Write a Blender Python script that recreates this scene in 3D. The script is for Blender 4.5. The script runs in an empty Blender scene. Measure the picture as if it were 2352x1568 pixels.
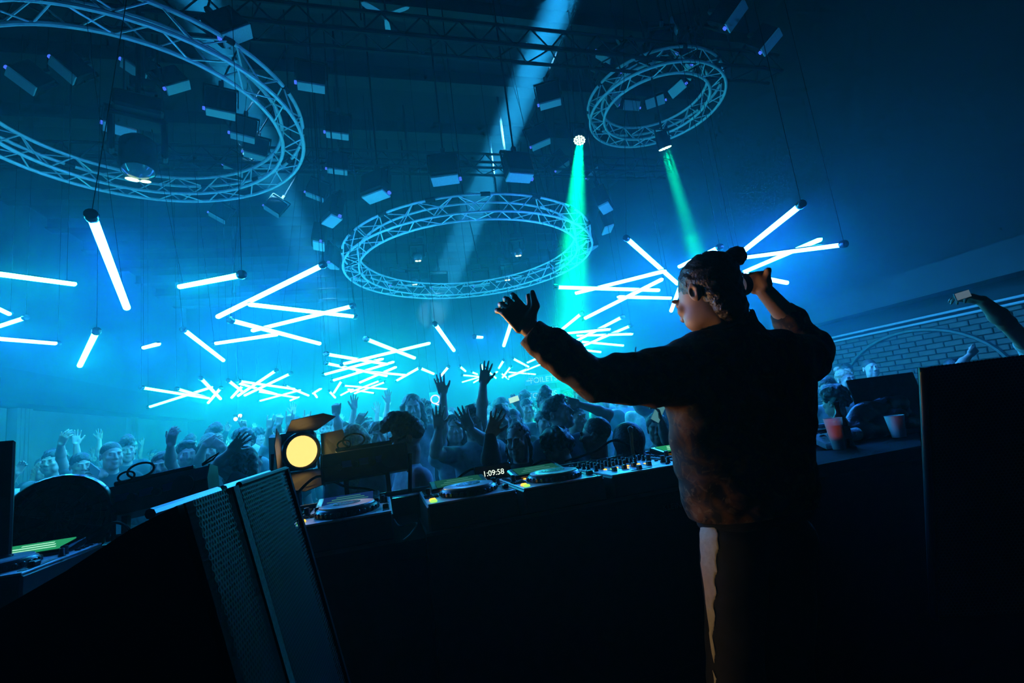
import bpy, bmesh, math, random
import numpy as np
from mathutils import Vector, Matrix, Euler, Quaternion

random.seed(7)
np.random.seed(7)
SC = bpy.context.scene
COL = SC.collection
PI = math.pi

# ------------------------------------------------------------------ camera
IW, IH = 2352, 1568
FPX = 1110.0
PITCH, ROLL, YAW = math.radians(9.2), math.radians(-7.2), math.radians(-16.0)
CAMZ = 1.5
def _basis():
    f = np.array([0, math.cos(PITCH), math.sin(PITCH)]); r = np.array([1., 0, 0]); u = np.cross(r, f)
    c, s = math.cos(ROLL), math.sin(ROLL)
    r, u = c*r + s*u, -s*r + c*u
    cy, sy = math.cos(YAW), math.sin(YAW)
    R = np.array([[cy, -sy, 0], [sy, cy, 0], [0, 0, 1]])
    return R@r, R@u, R@f
CR, CU, CF = _basis()
CAMP = np.array([0, 0, CAMZ])
def ray(x, y): return CF + (x-IW/2)/FPX*CR - (y-IH/2)/FPX*CU
def at(x, y, d): return CAMP + d*ray(x, y)               # point seen at pixel x,y at distance d along the view axis
def atz(x, y, z):
    r = ray(x, y); return CAMP + r*(z-CAMZ)/r[2]
def aty(x, y, yy):
    r = ray(x, y); return CAMP + r*yy/r[1]
def atx(x, y, xx):
    r = ray(x, y); return CAMP + r*xx/r[0]
def tocam(v): return v[0]*CR + v[1]*CU + v[2]*CF           # direction: right, up, away

cam = bpy.data.cameras.new('camera'); cam.sensor_width = 36.0; cam.lens = FPX*36.0/IW
cam.clip_start = 0.02; cam.clip_end = 200
camo = bpy.data.objects.new('camera', cam); COL.objects.link(camo)
camo.matrix_world = Matrix(((CR[0], CU[0], -CF[0], CAMP[0]), (CR[1], CU[1], -CF[1], CAMP[1]), (CR[2], CU[2], -CF[2], CAMP[2]), (0, 0, 0, 1)))
SC.camera = camo

# ------------------------------------------------------------------ render feel
vs = SC.view_settings
vs.view_transform = 'Standard'; vs.look = 'None'; vs.gamma = 1.0; vs.use_curve_mapping = False
vs.exposure = 0.0
cy_ = SC.cycles
cy_.use_denoising = True
cy_.max_bounces = 2; cy_.diffuse_bounces = 1; cy_.glossy_bounces = 1; cy_.transmission_bounces = 2
cy_.use_adaptive_sampling = True; cy_.adaptive_threshold = 0.06; cy_.adaptive_min_samples = 12
cy_.transparent_max_bounces = 6; cy_.volume_bounces = 0
cy_.caustics_reflective = False; cy_.caustics_refractive = False
cy_.sample_clamp_indirect = 4.0
cy_.use_light_tree = False

w = bpy.data.worlds.new('world'); SC.world = w; w.use_nodes = True
w.node_tree.nodes['Background'].inputs[0].default_value = (0.0, 0.0, 0.0, 1)
w.node_tree.nodes['Background'].inputs[1].default_value = 0.0

# light strengths of the place (its own lamps)
TUBE_W = 62.0
HAZE_LOW, HAZE_HIGH, HAZE_TOP, HAZE_G, HAZE_BOOTH = 0.044, 0.027, 4.0, 0.45, 0.006

# ------------------------------------------------------------------ helpers
MATS = {}
def mat(name, col, rough=0.6, metal=0.0, emit=None, es=0.0, var=0.0, scale=20.0, bump=0.0, spec=0.5, trans=0.0, alpha=1.0):
    if name in MATS: return MATS[name]
    m = bpy.data.materials.new(name); m.use_nodes = True; nt = m.node_tree
    b = nt.nodes['Principled BSDF']
    b.inputs['Base Color'].default_value = (*col, 1); b.inputs['Roughness'].default_value = rough
    b.inputs['Metallic'].default_value = metal; b.inputs['Specular IOR Level'].default_value = spec
    if trans: b.inputs['Transmission Weight'].default_value = trans
    if alpha < 1: b.inputs['Alpha'].default_value = alpha
    if emit is not None:
        b.inputs['Emission Color'].default_value = (*emit, 1); b.inputs['Emission Strength'].default_value = es
    if var or bump:
        tc = nt.nodes.new('ShaderNodeTexCoord'); n = nt.nodes.new('ShaderNodeTexNoise')
        n.inputs['Scale'].default_value = scale; n.inputs['Detail'].default_value = 4
        nt.links.new(tc.outputs['Object'], n.inputs['Vector'])
        if var:
            r = nt.nodes.new('ShaderNodeValToRGB')
            r.color_ramp.elements[0].position = .3; r.color_ramp.elements[1].position = .7
            r.color_ramp.elements[0].color = (*[c*(1-var) for c in col], 1); r.color_ramp.elements[1].color = (*[min(1, c*(1+var)) for c in col], 1)
            nt.links.new(n.outputs['Fac'], r.inputs['Fac']); nt.links.new(r.outputs['Color'], b.inputs['Base Color'])
        if bump:
            bp = nt.nodes.new('ShaderNodeBump'); bp.inputs['Strength'].default_value = bump; bp.inputs['Distance'].default_value = 0.01
            nt.links.new(n.outputs['Fac'], bp.inputs['Height']); nt.links.new(bp.outputs['Normal'], b.inputs['Normal'])
    MATS[name] = m
    return m
def emat(name, col, s):
    if name in MATS: return MATS[name]
    m = bpy.data.materials.new(name); m.use_nodes = True; nt = m.node_tree
    nt.nodes.remove(nt.nodes['Principled BSDF'])
    e = nt.nodes.new('ShaderNodeEmission'); e.inputs[0].default_value = (*col, 1); e.inputs[1].default_value = s
    nt.links.new(e.outputs[0], nt.nodes['Material Output'].inputs[0])
    MATS[name] = m
    return m

def rotm(v0, v1):
    return np.array(Vector(v0).rotation_difference(Vector(v1)).to_matrix())
def frame(d):
    d = np.asarray(d, float); d = d/np.linalg.norm(d)
    a = np.array([0, 0, 1.]) if abs(d[2]) < .9 else np.array([1., 0, 0])
    x = np.cross(a, d); x /= np.linalg.norm(x); y = np.cross(d, x)
    return x, y, d
def rz(a): c, s = math.cos(a), math.sin(a); return np.array([[c, -s, 0], [s, c, 0], [0, 0, 1.]])
def rx(a): c, s = math.cos(a), math.sin(a); return np.array([[1., 0, 0], [0, c, -s], [0, s, c]])
def ry(a): c, s = math.cos(a), math.sin(a); return np.array([[c, 0, s], [0, 1., 0], [-s, 0, c]])

class MB:
    """collects shapes, builds ONE mesh object"""
    def __init__(s): s.v = []; s.f = []
    def add(s, vs, fs):
        o = len(s.v); s.v += [tuple(map(float, p)) for p in vs]; s.f += [tuple(i+o for i in f) for f in fs]; return s
    def box(s, c, size, R=None, bev=0.0):
        c = np.asarray(c, float); h = np.asarray(size, float)/2
        if bev <= 0:
            vs = [np.array([x, y, z])*h for x in (-1, 1) for y in (-1, 1) for z in (-1, 1)]
            fs = [(0, 1, 3, 2), (4, 6, 7, 5), (0, 4, 5, 1), (2, 3, 7, 6), (0, 2, 6, 4), (1, 5, 7, 3)]
        else:
            b = min(bev, h.min()*.9); vs = []; idx = {}
            for x in (-1, 1):
                for y in (-1, 1):
                    for z in (-1, 1):
                        for a in range(3):
                            p = np.array([x, y, z])*(h-b); p[a] += (x, y, z)[a]*b
                            idx[(x, y, z, a)] = len(vs); vs.append(p)
            fs = []
            for a in range(3):
                o = [i for i in range(3) if i != a]
                for sg in (-1, 1):
                    q = []
                    for (u, w_) in ((-1, -1), (1, -1), (1, 1), (-1, 1)):
                        k = [0, 0, 0]; k[a] = sg; k[o[0]] = u; k[o[1]] = w_; q.append(idx[(*k, a)])
                    fs.append(tuple(q))
            for a in range(3):
                o = [i for i in range(3) if i != a]
                for u in (-1, 1):
                    for w_ in (-1, 1):
                        k0 = [0, 0, 0]; k0[a] = -1; k0[o[0]] = u; k0[o[1]] = w_; k1 = list(k0); k1[a] = 1
                        fs.append((idx[(*k0, o[0])], idx[(*k1, o[0])], idx[(*k1, o[1])], idx[(*k0, o[1])]))
            for x in (-1, 1):
                for y in (-1, 1):
                    for z in (-1, 1): fs.append(tuple(idx[(x, y, z, a)] for a in range(3)))
        if R is not None: vs = [R@p for p in vs]
        return s.add([p+c for p in vs], fs)
    def cyl(s, p, q, r0, r1=None, n=12, cap=True):
        p = np.asarray(p, float); q = np.asarray(q, float); r1 = r0 if r1 is None else r1
        x, y, d = frame(q-p); vs = []
        for k in range(n):
            a = 2*PI*k/n; e = math.cos(a)*x+math.sin(a)*y; vs += [p+e*r0, q+e*r1]
        fs = [(2*k, 2*((k+1) % n), 2*((k+1) % n)+1, 2*k+1) for k in range(n)]
        if cap: fs += [tuple(2*k for k in range(n))[::-1], tuple(2*k+1 for k in range(n))]
        return s.add(vs, fs)
    def tube(s, pts, r, n=8, closed=False, cap=True):
        pts = [np.asarray(p, float) for p in pts]; m = len(pts); vs = []; fs = []
        px = None
        for i, p in enumerate(pts):
            a = pts[(i-1) % m] if (closed or i > 0) else p; b = pts[(i+1) % m] if (closed or i < m-1) else p
            d = b-a; d = d/(np.linalg.norm(d)+1e-9)
            if px is None: x, y, _ = frame(d)
            else:
                x = px - d*(px@d); x /= (np.linalg.norm(x)+1e-9); y = np.cross(d, x)
            px = x; rr = r[i] if hasattr(r, '__len__') else r
            for k in range(n): t = 2*PI*k/n; vs.append(p+rr*(math.cos(t)*x+math.sin(t)*y))
        for i in range(m if closed else m-1):
            j = (i+1) % m
            for k in range(n): fs.append((i*n+k, i*n+(k+1) % n, j*n+(k+1) % n, j*n+k))
        if cap and not closed: fs += [tuple(range(n))[::-1], tuple((m-1)*n+k for k in range(n))]
        return s.add(vs, fs)
    def lathe(s, prof, n=24, c=(0, 0, 0), R=None, cap=True):
        c = np.asarray(c, float); vs = []; fs = []; m = len(prof)
        for (r, z) in prof:
            for k in range(n):
                a = 2*PI*k/n; p = np.array([r*math.cos(a), r*math.sin(a), z]); vs.append((R@p if R is not None else p)+c)
        for i in range(m-1):
            for k in range(n): fs.append((i*n+k, i*n+(k+1) % n, (i+1)*n+(k+1) % n, (i+1)*n+k))
        if cap: fs += [tuple(range(n))[::-1], tuple((m-1)*n+k for k in range(n))]
        return s.add(vs, fs)
    def prism(s, poly, vec):
        vec = np.asarray(vec, float); n = len(poly); poly = [np.asarray(p, float) for p in poly]
        vs = poly + [p+vec for p in poly]
        return s.add(vs, [tuple(range(n))[::-1], tuple(range(n, 2*n))] + [(k, (k+1) % n, (k+1) % n+n, k+n) for k in range(n)])
    def mesh(s, name, m=None, smooth=False):
        me = bpy.data.meshes.new(name); me.from_pydata(s.v, [], s.f)
        bm = bmesh.new(); bm.from_mesh(me); bmesh.ops.recalc_face_normals(bm, faces=bm.faces); bm.to_mesh(me); bm.free()
        if smooth:
            me.polygons.foreach_set('use_smooth', [True]*len(me.polygons))
            try: me.set_sharp_from_angle(angle=math.radians(38))
            except Exception: pass
        if m is not None: me.materials.append(m)
        return me
    def build(s, name, m, parent=None, loc=None, smooth=False, rot=None):
        return link(name, s.mesh(name, m, smooth), parent, loc, rot)
def link(name, me, parent=None, loc=None, rot=None, scale=None):
    o = bpy.data.objects.new(name, me); COL.objects.link(o)
    if parent is not None: o.parent = parent
    if loc is not None: o.location = tuple(map(float, loc))
    if rot is not None:
        if isinstance(rot, np.ndarray): o.rotation_euler = Matrix(rot.tolist()).to_euler()
        else: o.rotation_euler = rot
    if scale is not None: o.scale = scale
    return o
def empty(name, loc=(0, 0, 0), rot=None):
    o = link(name, None, None, loc, rot); o.empty_display_size = .1; return o
def tag(o, label, cat, group=None, kind=None):
    o['label'] = label; o['category'] = cat
    if group: o['group'] = group
    if kind: o['kind'] = kind
    return o
def struct(o, label=None):
    o['kind'] = 'structure'
    if label: o['label'] = label
    return o
def copy_tree(o, parent=None, loc=None, rot=None):
    c = o.copy(); COL.objects.link(c); c.parent = parent
    if loc is not None: c.location = tuple(map(float, loc))
    if rot is not None: c.rotation_euler = rot
    for ch in list(o.children): copy_tree(ch, c)
    return c
def unit_cyl(name, m, n=8):
    return MB().cyl((0, 0, 0), (0, 0, 1), 1, n=n).mesh(name, m, True)
SHAFTS = (2.895, -1.82)
def clear_x(x):
    for c in SHAFTS:
        if abs(x-c) < .62: return c+(.8 if x >= c else -.8)
    return x
def place_rod(name, me, p, q, r, parent, off=(0, 0, 0)):
    p = np.asarray(p, float)-off; q = np.asarray(q, float)-off; d = q-p; L = float(np.linalg.norm(d))
    o = link(name, me, parent, p); o.rotation_mode = 'QUATERNION'
    o.rotation_quaternion = Vector((0, 0, 1)).rotation_difference(Vector(d/L)); o.scale = (r, r, L)
    return o
def spot(name, loc, target, power, col, angle, blend=.3, radius=.05, parent=None):
    l = bpy.data.lights.new(name, 'SPOT'); l.energy = power; l.color = col; l.spot_size = math.radians(angle); l.spot_blend = blend; l.shadow_soft_size = radius
    o = bpy.data.objects.new(name, l); COL.objects.link(o)
    loc = Vector(map(float, loc)); d = Vector(map(float, target))-loc
    o.rotation_mode = 'QUATERNION'; o.rotation_quaternion = Vector((0, 0, -1)).rotation_difference(d.normalized()); o.location = loc
    return o

# dark/general materials
M_black = mat('black_metal', (.012, .012, .014), .5, .0, var=.3, scale=40, spec=.15)
M_blackgloss = mat('black_gloss', (.01, .01, .012), .25)
M_plastic = mat('black_plastic', (.018, .018, .02), .45, var=.2, scale=60)
M_alu = mat('truss_aluminium', (.8, .82, .84), .4, .25, var=.1, scale=15)
M_darksteel = mat('dark_steel', (.05, .055, .06), .5, .4, var=.3, scale=12)
M_cable = mat('black_cable', (.008, .008, .008), .8, spec=.05)

# ------------------------------------------------------------------ smooth bodies: signed distance grid + surface nets
def _mesh_from(D, lo, h):
    nx, ny, nz = D.shape
    S = D < 0
    def crn(i, j, k): return S[i:nx-1+i, j:ny-1+j, k:nz-1+k]
    cnt = sum(crn(i, j, k).astype(np.int8) for i in (0, 1) for j in (0, 1) for k in (0, 1))
    act = (cnt > 0) & (cnt < 8)
    idx = np.full(act.shape, -1, np.int64); I = np.argwhere(act); idx[act] = np.arange(len(I))
    acc = np.zeros((len(I), 3)); num = np.zeros(len(I))
    C8 = [(i, j, k) for i in (0, 1) for j in (0, 1) for k in (0, 1)]
    for a in range(8):
        for b in range(a+1, 8):
            ca, cb = np.array(C8[a]), np.array(C8[b])
            if np.abs(ca-cb).sum() != 1: continue
            da = D[I[:, 0]+ca[0], I[:, 1]+ca[1], I[:, 2]+ca[2]]; db = D[I[:, 0]+cb[0], I[:, 1]+cb[1], I[:, 2]+cb[2]]
            m = (da < 0) != (db < 0); t = np.where(m, da/np.where(m, da-db, 1), 0)
            acc += np.where(m[:, None], ca+(cb-ca)*t[:, None], 0); num += m
    V = lo+(I+acc/num[:, None])*h
    Fs = []
    for ax in range(3):
        o1, o2 = [a for a in range(3) if a != ax]
        sl0 = [slice(None)]*3; sl1 = [slice(None)]*3; sl0[ax] = slice(0, -1); sl1[ax] = slice(1, None)
        a, b = S[tuple(sl0)], S[tuple(sl1)]
        E = np.argwhere(a != b)
        ok = (E[:, o1] > 0) & (E[:, o2] > 0) & (E[:, o1] < act.shape[o1]) & (E[:, o2] < act.shape[o2]); E = E[ok]
        if not len(E): continue
        sgn = a[E[:, 0], E[:, 1], E[:, 2]]
        def q(d1, d2):
            P = E.copy(); P[:, o1] -= d1; P[:, o2] -= d2; return idx[P[:, 0], P[:, 1], P[:, 2]]
        Q = np.stack([q(1, 1), q(0, 1), q(0, 0), q(1, 0)], 1)
        flip = sgn if ax != 1 else ~sgn
        Q = np.where(flip[:, None], Q, Q[:, ::-1]); Fs.append(Q)
    F = np.concatenate(Fs) if Fs else np.zeros((0, 4), int)
    return V, F
class Sdf:
    def __init__(s, lo, hi, h):
        s.h = h; s.lo = np.array(lo, float)-2*h; n = np.ceil((np.array(hi)-s.lo)/h).astype(int)+3
        s.D = np.full(n, .5, np.float32)
        s.ax = [s.lo[a]+np.arange(n[a])*h for a in range(3)]
    def _win(s, lo, hi):
        i0 = np.maximum(((np.asarray(lo)-s.lo)/s.h).astype(int)-1, 0); i1 = np.minimum(((np.asarray(hi)-s.lo)/s.h).astype(int)+2, s.D.shape)
        if (i1 <= i0).any(): return None
        sl = tuple(slice(i0[a], i1[a]) for a in range(3))
        X = s.ax[0][sl[0]][:, None, None]; Y = s.ax[1][sl[1]][None, :, None]; Z = s.ax[2][sl[2]][None, None, :]
        return sl, X, Y, Z
    def _mix(s, sl, d, k, sub=False):
        a = s.D[sl]
        if sub:
            b = -d
            if k > 0: hh = np.clip(.5-.5*(a-b)/k, 0, 1); s.D[sl] = a*(1-hh)+b*hh+k*hh*(1-hh)
            else: s.D[sl] = np.maximum(a, b)
        elif k > 0:
            hh = np.clip(.5+.5*(a-d)/k, 0, 1); s.D[sl] = a*(1-hh)+d*hh-k*hh*(1-hh)
        else: s.D[sl] = np.minimum(a, d)
    def cone(s, a, b, ra, rb=None, k=.02, sub=False):
        a = np.asarray(a, float); b = np.asarray(b, float); rb = ra if rb is None else rb; m = max(ra, rb)+k+.05
        w_ = s._win(np.minimum(a, b)-m, np.maximum(a, b)+m)
        if not w_: return s
        sl, X, Y, Z = w_; d = b-a; L2 = d@d+1e-12
        t = np.clip(((X-a[0])*d[0]+(Y-a[1])*d[1]+(Z-a[2])*d[2])/L2, 0, 1)
        dist = np.sqrt((X-a[0]-t*d[0])**2+(Y-a[1]-t*d[1])**2+(Z-a[2]-t*d[2])**2)-(ra+(rb-ra)*t)
        s._mix(sl, dist, k, sub); return s
    def chain(s, pts, rs, k=.02):
        for i in range(len(pts)-1): s.cone(pts[i], pts[i+1], rs[i], rs[i+1], k)
        return s
    def ell(s, c, r, R=None, k=.02, sub=False):
        c = np.asarray(c, float); r = np.asarray(r, float); m = r.max()+k+.05
        w_ = s._win(c-m, c+m)
        if not w_: return s
        sl, X, Y, Z = w_; P = [X-c[0], Y-c[1], Z-c[2]]
        if R is not None: P = [R[0, i]*P[0]+R[1, i]*P[1]+R[2, i]*P[2] for i in range(3)]
        k0 = np.sqrt((P[0]/r[0])**2+(P[1]/r[1])**2+(P[2]/r[2])**2); k1 = np.sqrt((P[0]/r[0]**2)**2+(P[1]/r[1]**2)**2+(P[2]/r[2]**2)**2)
        s._mix(sl, k0*(k0-1)/(k1+1e-9), k, sub); return s
    def box(s, c, hf, R=None, rnd=.01, k=.02, sub=False):
        c = np.asarray(c, float); hf = np.asarray(hf, float); m = np.linalg.norm(hf)+rnd+k+.05
        w_ = s._win(c-m, c+m)
        if not w_: return s
        sl, X, Y, Z = w_; P = [X-c[0], Y-c[1], Z-c[2]]
        if R is not None: P = [R[0, i]*P[0]+R[1, i]*P[1]+R[2, i]*P[2] for i in range(3)]
        q = [np.abs(P[i])-hf[i]+rnd for i in range(3)]
        d = np.sqrt(sum(np.maximum(x, 0)**2 for x in q))+np.minimum(np.maximum(np.maximum(q[0], q[1]), q[2]), 0)-rnd
        s._mix(sl, d, k, sub); return s
    def ripple(s, amp, fr, ph=0.0):
        X, Y, Z = s.ax[0][:, None, None], s.ax[1][None, :, None], s.ax[2][None, None, :]
        s.D += (amp*np.sin(fr*X+1.7*np.sin(fr*.37*Y+ph))*np.sin(fr*.8*Z+ph+1.3*np.sin(fr*.41*X))).astype(np.float32); return s
    def vf(s): return _mesh_from(s.D, s.lo, s.h)
    def build(s, name, m, parent=None, loc=None): return vf_obj(name, [s.vf()], m, parent, loc)
def vf_mesh(name, parts, m):
    V = np.concatenate([p[0] for p in parts]); F = []; o = 0
    for v_, f_ in parts: F.append(f_+o); o += len(v_)
    F = np.concatenate(F)
    me = bpy.data.meshes.new(name); me.vertices.add(len(V)); me.vertices.foreach_set('co', V.astype(np.float32).ravel())
    me.loops.add(F.size); me.loops.foreach_set('vertex_index', F.astype(np.int32).ravel())
    me.polygons.add(len(F)); me.polygons.foreach_set('loop_start', np.arange(0, F.size, 4, dtype=np.int32)); me.polygons.foreach_set('loop_total', np.full(len(F), 4, np.int32))
    me.polygons.foreach_set('use_smooth', np.ones(len(F), bool)); me.update(calc_edges=True); me.validate()
    if m is not None: me.materials.append(m)
    return me
def vf_obj(name, parts, m, parent=None, loc=None): return link(name, vf_mesh(name, parts, m), parent, loc)

# ------------------------------------------------------------------ the hall
XL, XR, Y0, Y1, ZC = -8.0, 7.4, -2.0, 24.0, 8.2
M_floor = mat('club_floor', (.03, .03, .032), .5, var=.4, scale=6)
M_wall = mat('wall_paint_dark', (.014, .015, .017), .8, var=.25, scale=2.5, bump=.2)
M_pale = mat('wall_panel_pale', (.28, .30, .30), .7, var=.12, scale=1.5)
M_ceil = mat('ceiling_boards', (.010, .011, .012), .85, var=.3, scale=3)
M_brick = mat('old_brick', (.16, .12, .11), .85, var=.35, scale=3, bump=.4)
M_mortar = mat('brick_mortar', (.009, .009, .010), .9, var=.2, scale=10)
M_joist = mat('joist_black', (.014, .015, .016), .6, var=.3, scale=8)
M_stage = mat('stage_boards', (.012, .012, .013), .7, var=.3, scale=8)

struct(MB().box(((XL+XR)/2, (Y0+Y1)/2, -.1), (XR-XL, Y1-Y0, .2)).build('floor', M_floor), 'dark club dance floor')
struct(MB().box(((XL+XR)/2, (Y0+Y1)/2, ZC+.1), (XR-XL+.4, Y1-Y0+.4, .2)).build('ceiling', M_ceil), 'high dark hall ceiling')
struct(MB().box(((XL+XR)/2, Y1+.1, ZC/2), (XR-XL+.4, .2, ZC)).build('wall_back', mat('wall_back_black', (.002, .002, .0025), .95, spec=.05)), 'far back wall lost in haze')
struct(MB().box((XL-.1, (Y0+Y1)/2, ZC/2), (.2, Y1-Y0, ZC)).build('wall_left', M_wall), 'dark left hall wall')
struct(MB().box(((XL+XR)/2, Y0-.1, ZC/2), (XR-XL+.4, .2, ZC)).build('wall_front', M_wall), 'dark wall behind the booth')
wr = struct(MB().box((XR+.1, (Y0+Y1)/2, ZC/2), (.2, Y1-Y0, ZC)).build('wall_right', M_mortar), 'old brick wall along the right of the hall')
# stage under the booth
struct(MB().box((0, .55, .07), (7.0, 3.6, .14)).build('floor_stage', M_stage), 'low black stage under the booth')

# ---- brick face on the right wall: each brick its own piece where it can be told apart
BW, BH, BD = .215, .064, .05
brick_me = [MB().box((0, 0, 0), (BD, BW, BH), bev=.006).mesh('brick', mat('brick_%d' % k, c, .85, var=.3, scale=9, bump=.3)) for k, c in enumerate(((.085, .06, .055), (.07, .055, .05), (.10, .075, .065)))]
rb = random.Random(3)
for i in range(15):
    for j in range(20):
        y = 3.0 + j*.229 + (.115 if i % 2 else 0); z = 1.03 + i*.075
        if (y-5.5)**2/1.0 + (z-1.0)**2/1.1 < 0: continue
        link('brick', rb.choice(brick_me), wr, (XR-.012+rb.uniform(-.004, .004), y, z), (rb.uniform(-.02, .02), 0, 0))
far = MB()
for i in range(15):
    for j in range(26): far.box((XR-.01, 7.6+j*.229+(.115 if i % 2 else 0), 1.03+i*.075), (BD, BW, BH))
fo = far.build('brick_courses', M_brick, wr); fo['kind'] = 'stuff'
# arched brick opening drawn proud of the wall, soffit beam, pipes, pilaster
am = MB(); pts = [(XR-.05, 5.15+1.15*math.cos(t), 1.2+.85*math.sin(t)) for t in np.linspace(.05, PI*.98, 22)]
am.tube(pts, .028, 6)
struct(am.build('trim_1', M_darksteel), 'dark arched conduit bent over the brick wall')
struct(MB().box((XR-.22, 11, 2.62), (.44, 26, .38)).build('trim_2', M_wall), 'long soffit beam over the brick wall')
for n, z in ((3, 2.12), (4, 2.19)):
    p = MB().cyl((XR-.09, -1.9, z), (XR-.09, 23.9, z), .017, n=8)
    for y in np.arange(3.2, 14, 1.3): p.box((XR-.05, y, z), (.09, .03, .03))
    struct(p.build('trim_%d' % n, mat('pale_pipe', (.5, .52, .55), .4, .3), smooth=True), 'pale pipe running along the brick wall, %s of two' % ('lower' if n == 3 else 'upper'))
for k, y in enumerate((7.1, 11.5)):
    struct(MB().box((XR-.15, y, 1.21), (.3, .4, 2.42)).build('trim_%d' % (5+k), mat('pilaster_grey', (.2, .21, .22), .8, var=.2, scale=3)), 'pale pilaster on the brick wall, %s one' % ('nearer' if k == 0 else 'farther'))
# left wall: pale lower panels between posts, dark gallery front above
for k, (y0, y1) in enumerate(((4, 8.6), (8.8, 13.3), (14.0, 18.6), (19.0, 23.8))):
    struct(MB().box((XL+.03, (y0+y1)/2, 1.6), (.06, y1-y0, 3.1), bev=.01).build('trim_%d' % (7+k), M_pale), 'pale wall panel, number %d along the left wall' % (k+1))
for k, y in enumerate((13.65, 18.8)):
    p = MB(); 
    for dy in (-.2, -.07, .07, .2): p.box((XL+.1, y+dy, 1.6), (.2, .1, 3.2), bev=.01)
    struct(p.build('trim_%d' % (11+k), M_pale), 'fluted pale door post on the left wall, %s one' % ('nearer' if k == 0 else 'farther'))
struct(MB().box((XL+.35, 11, 3.5), (.7, 26, .7)).build('trim_13', M_wall), 'dark gallery front along the left wall')
# ceiling joists
for k, y in enumerate(np.arange(3.4, 23.5, 1.6)):
    struct(MB().box(((XL+XR)/2, y, ZC-.14), (XR-XL, .14, .28)).box(((XL+XR)/2, y, ZC-.29), (XR-XL, .3, .04)).build('trim_%d' % (14+k), M_joist), 'steel ceiling joist, number %d from the booth' % (k+1))

# ------------------------------------------------------------------ hanging light tubes
TL, TR = 1.5, .027
def tube_solve(p, q, h=1.35, d=None, s=None):
    m = ((p[0]+q[0])/2, (p[1]+q[1])/2)
    dm = d if d else h/max(ray(*m)[2], .04)
    if not d: dm = min(dm, 19.0)
    l0 = np.linalg.norm(at(*p, dm)-at(*q, dm))
    if l0 >= TL: dm *= TL/l0; return at(*p, dm), at(*q, dm)
    if s is None: s = 1 if (q[1]-p[1]) >= 0 else -1
    lo, hi = 0.0, dm*.45
    for _ in range(40):
        a = (lo+hi)/2
        if np.linalg.norm(at(*p, dm-s*a)-at(*q, dm+s*a)) < TL: lo = a
        else: hi = a
    return at(*p, dm-s*a), at(*q, dm+s*a)
# emission: red stays tiny so that only the tube itself burns out to white; the upper third is an opaque housing
TUBE_R = .020
TC = {'c': emat('tube_cyan', (TUBE_R*1.2, .98, 1.0), TUBE_W*.82), 'd': emat('tube_cyan_pale', (TUBE_R*1.2, .80, 1.0), TUBE_W*.82), 'n': emat('tube_sky', (TUBE_R, .36, 1.0), TUBE_W*1.7),
      'b': emat('tube_blue', (TUBE_R, .16, 1.0), TUBE_W*2.2), 'g': emat('tube_green', (TUBE_R, .66, .95), TUBE_W*1.6)}
def arc_tube(a0, a1, n, r, z0, z1):
    vs, fs = [], []
    for k in range(n+1):
        a = a0+(a1-a0)*k/n; c, q = math.cos(a), math.sin(a); vs += [(r*.6*c, r*.6*q, z0), (r*c, r*q, z0+.02), (r*c, r*q, z1-.02), (r*.6*c, r*.6*q, z1)]
    for k in range(n):
        for i in range(3): fs.append((4*k+i, 4*k+4+i, 4*k+5+i, 4*k+1+i))
    fs.append(tuple(4*k for k in range(n+1))); fs.append(tuple(4*k+3 for k in range(n+1))[::-1])
    return MB().add(vs, fs)
UPA, DNA = math.radians(30), math.radians(150)
TMESH = {k: arc_tube(DNA, UPA+2*PI, 8, TR, -TL/2, TL/2).mesh('tube', v, True) for k, v in TC.items()}
HOUSM = arc_tube(UPA-.05, DNA+.05, 4, TR*1.05, -TL/2-.004, TL/2+.004).mesh('housing', M_black, True)
CAPM = MB().lathe([(TR*.6, 0), (TR*1.35, .006), (TR*1.5, .03), (TR*1.35, .06), (TR*.8, .075)], 12).mesh('end_cap', M_blackgloss, True)
WIRE = unit_cyl('cable', M_cable, 5)
# (x0,y0, x1,y1, colour, height above camera or None, depth or None); the capped, hanging end is named by the last value 0/1
TUBES = []
def T(cl, x0, y0, x1, y1, c='c', d=None, cap=0, h=1.35, s=None): TUBES.append((cl, x0, y0, x1, y1, c, d, cap, h, s))
T('solo', 212, 500, 292, 708, 'b', 3.6, 0)
T('solo', -160, 607, 173, 652, 'g', 4.4, 0)
T('solo', 412, 658, 552, 631, 'g', 4.6, 1)
T('pile', 498, 728, 738, 610, 'b', 5.2, 1)
T('pile', 570, 698, 812, 726, 'g', 5.9, 1)
T('pile', 578, 759, 807, 703, 'c', 6.2, 1)
T('pile', 534, 736, 736, 789, 'c', 6.0, 0)
T('pile', 495, 788, 637, 767, 'b', 6.6, 0)
T('solo', -110, 768, 129, 788, 'b', 5.8, 1)
T('solo', 221, 762, 183, 840, 'g', 5.2, 0)
T('solo', 330, 798, 364, 789, 'b', 6.5, 0)
T('solo', 423, 758, 514, 828, 'c', 6.8, 0)
T('solo', -90, 668, 22, 721, 'c', 6.0, 1)
T('solo', -110, 784, 56, 730, 'g', 6.6, 1)
for a in ((328,890,480,914,'c'),(343,934,488,888,'b'),(408,893,480,914,'c'),(462,869,507,916,'c'),(507,891,478,925,'c')): T('far_a', *a, h=1.25)
for a in ((525,874,558,900,'c'),(558,885,532,913,'c'),(633,851,546,909,'c'),(666,858,561,908,'b'),(551,875,677,893,'c'),(546,879,636,905,'c'),
          (592,898,684,913,'c'),(597,920,690,895,'b'),(655,886,709,908,'c'),(667,919,686,911,'c'),(718,898,728,912,'c'),(719,903,737,892,'c'),(756,898,770,913,'c')): T('far_b', *a, h=1.3)
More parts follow.
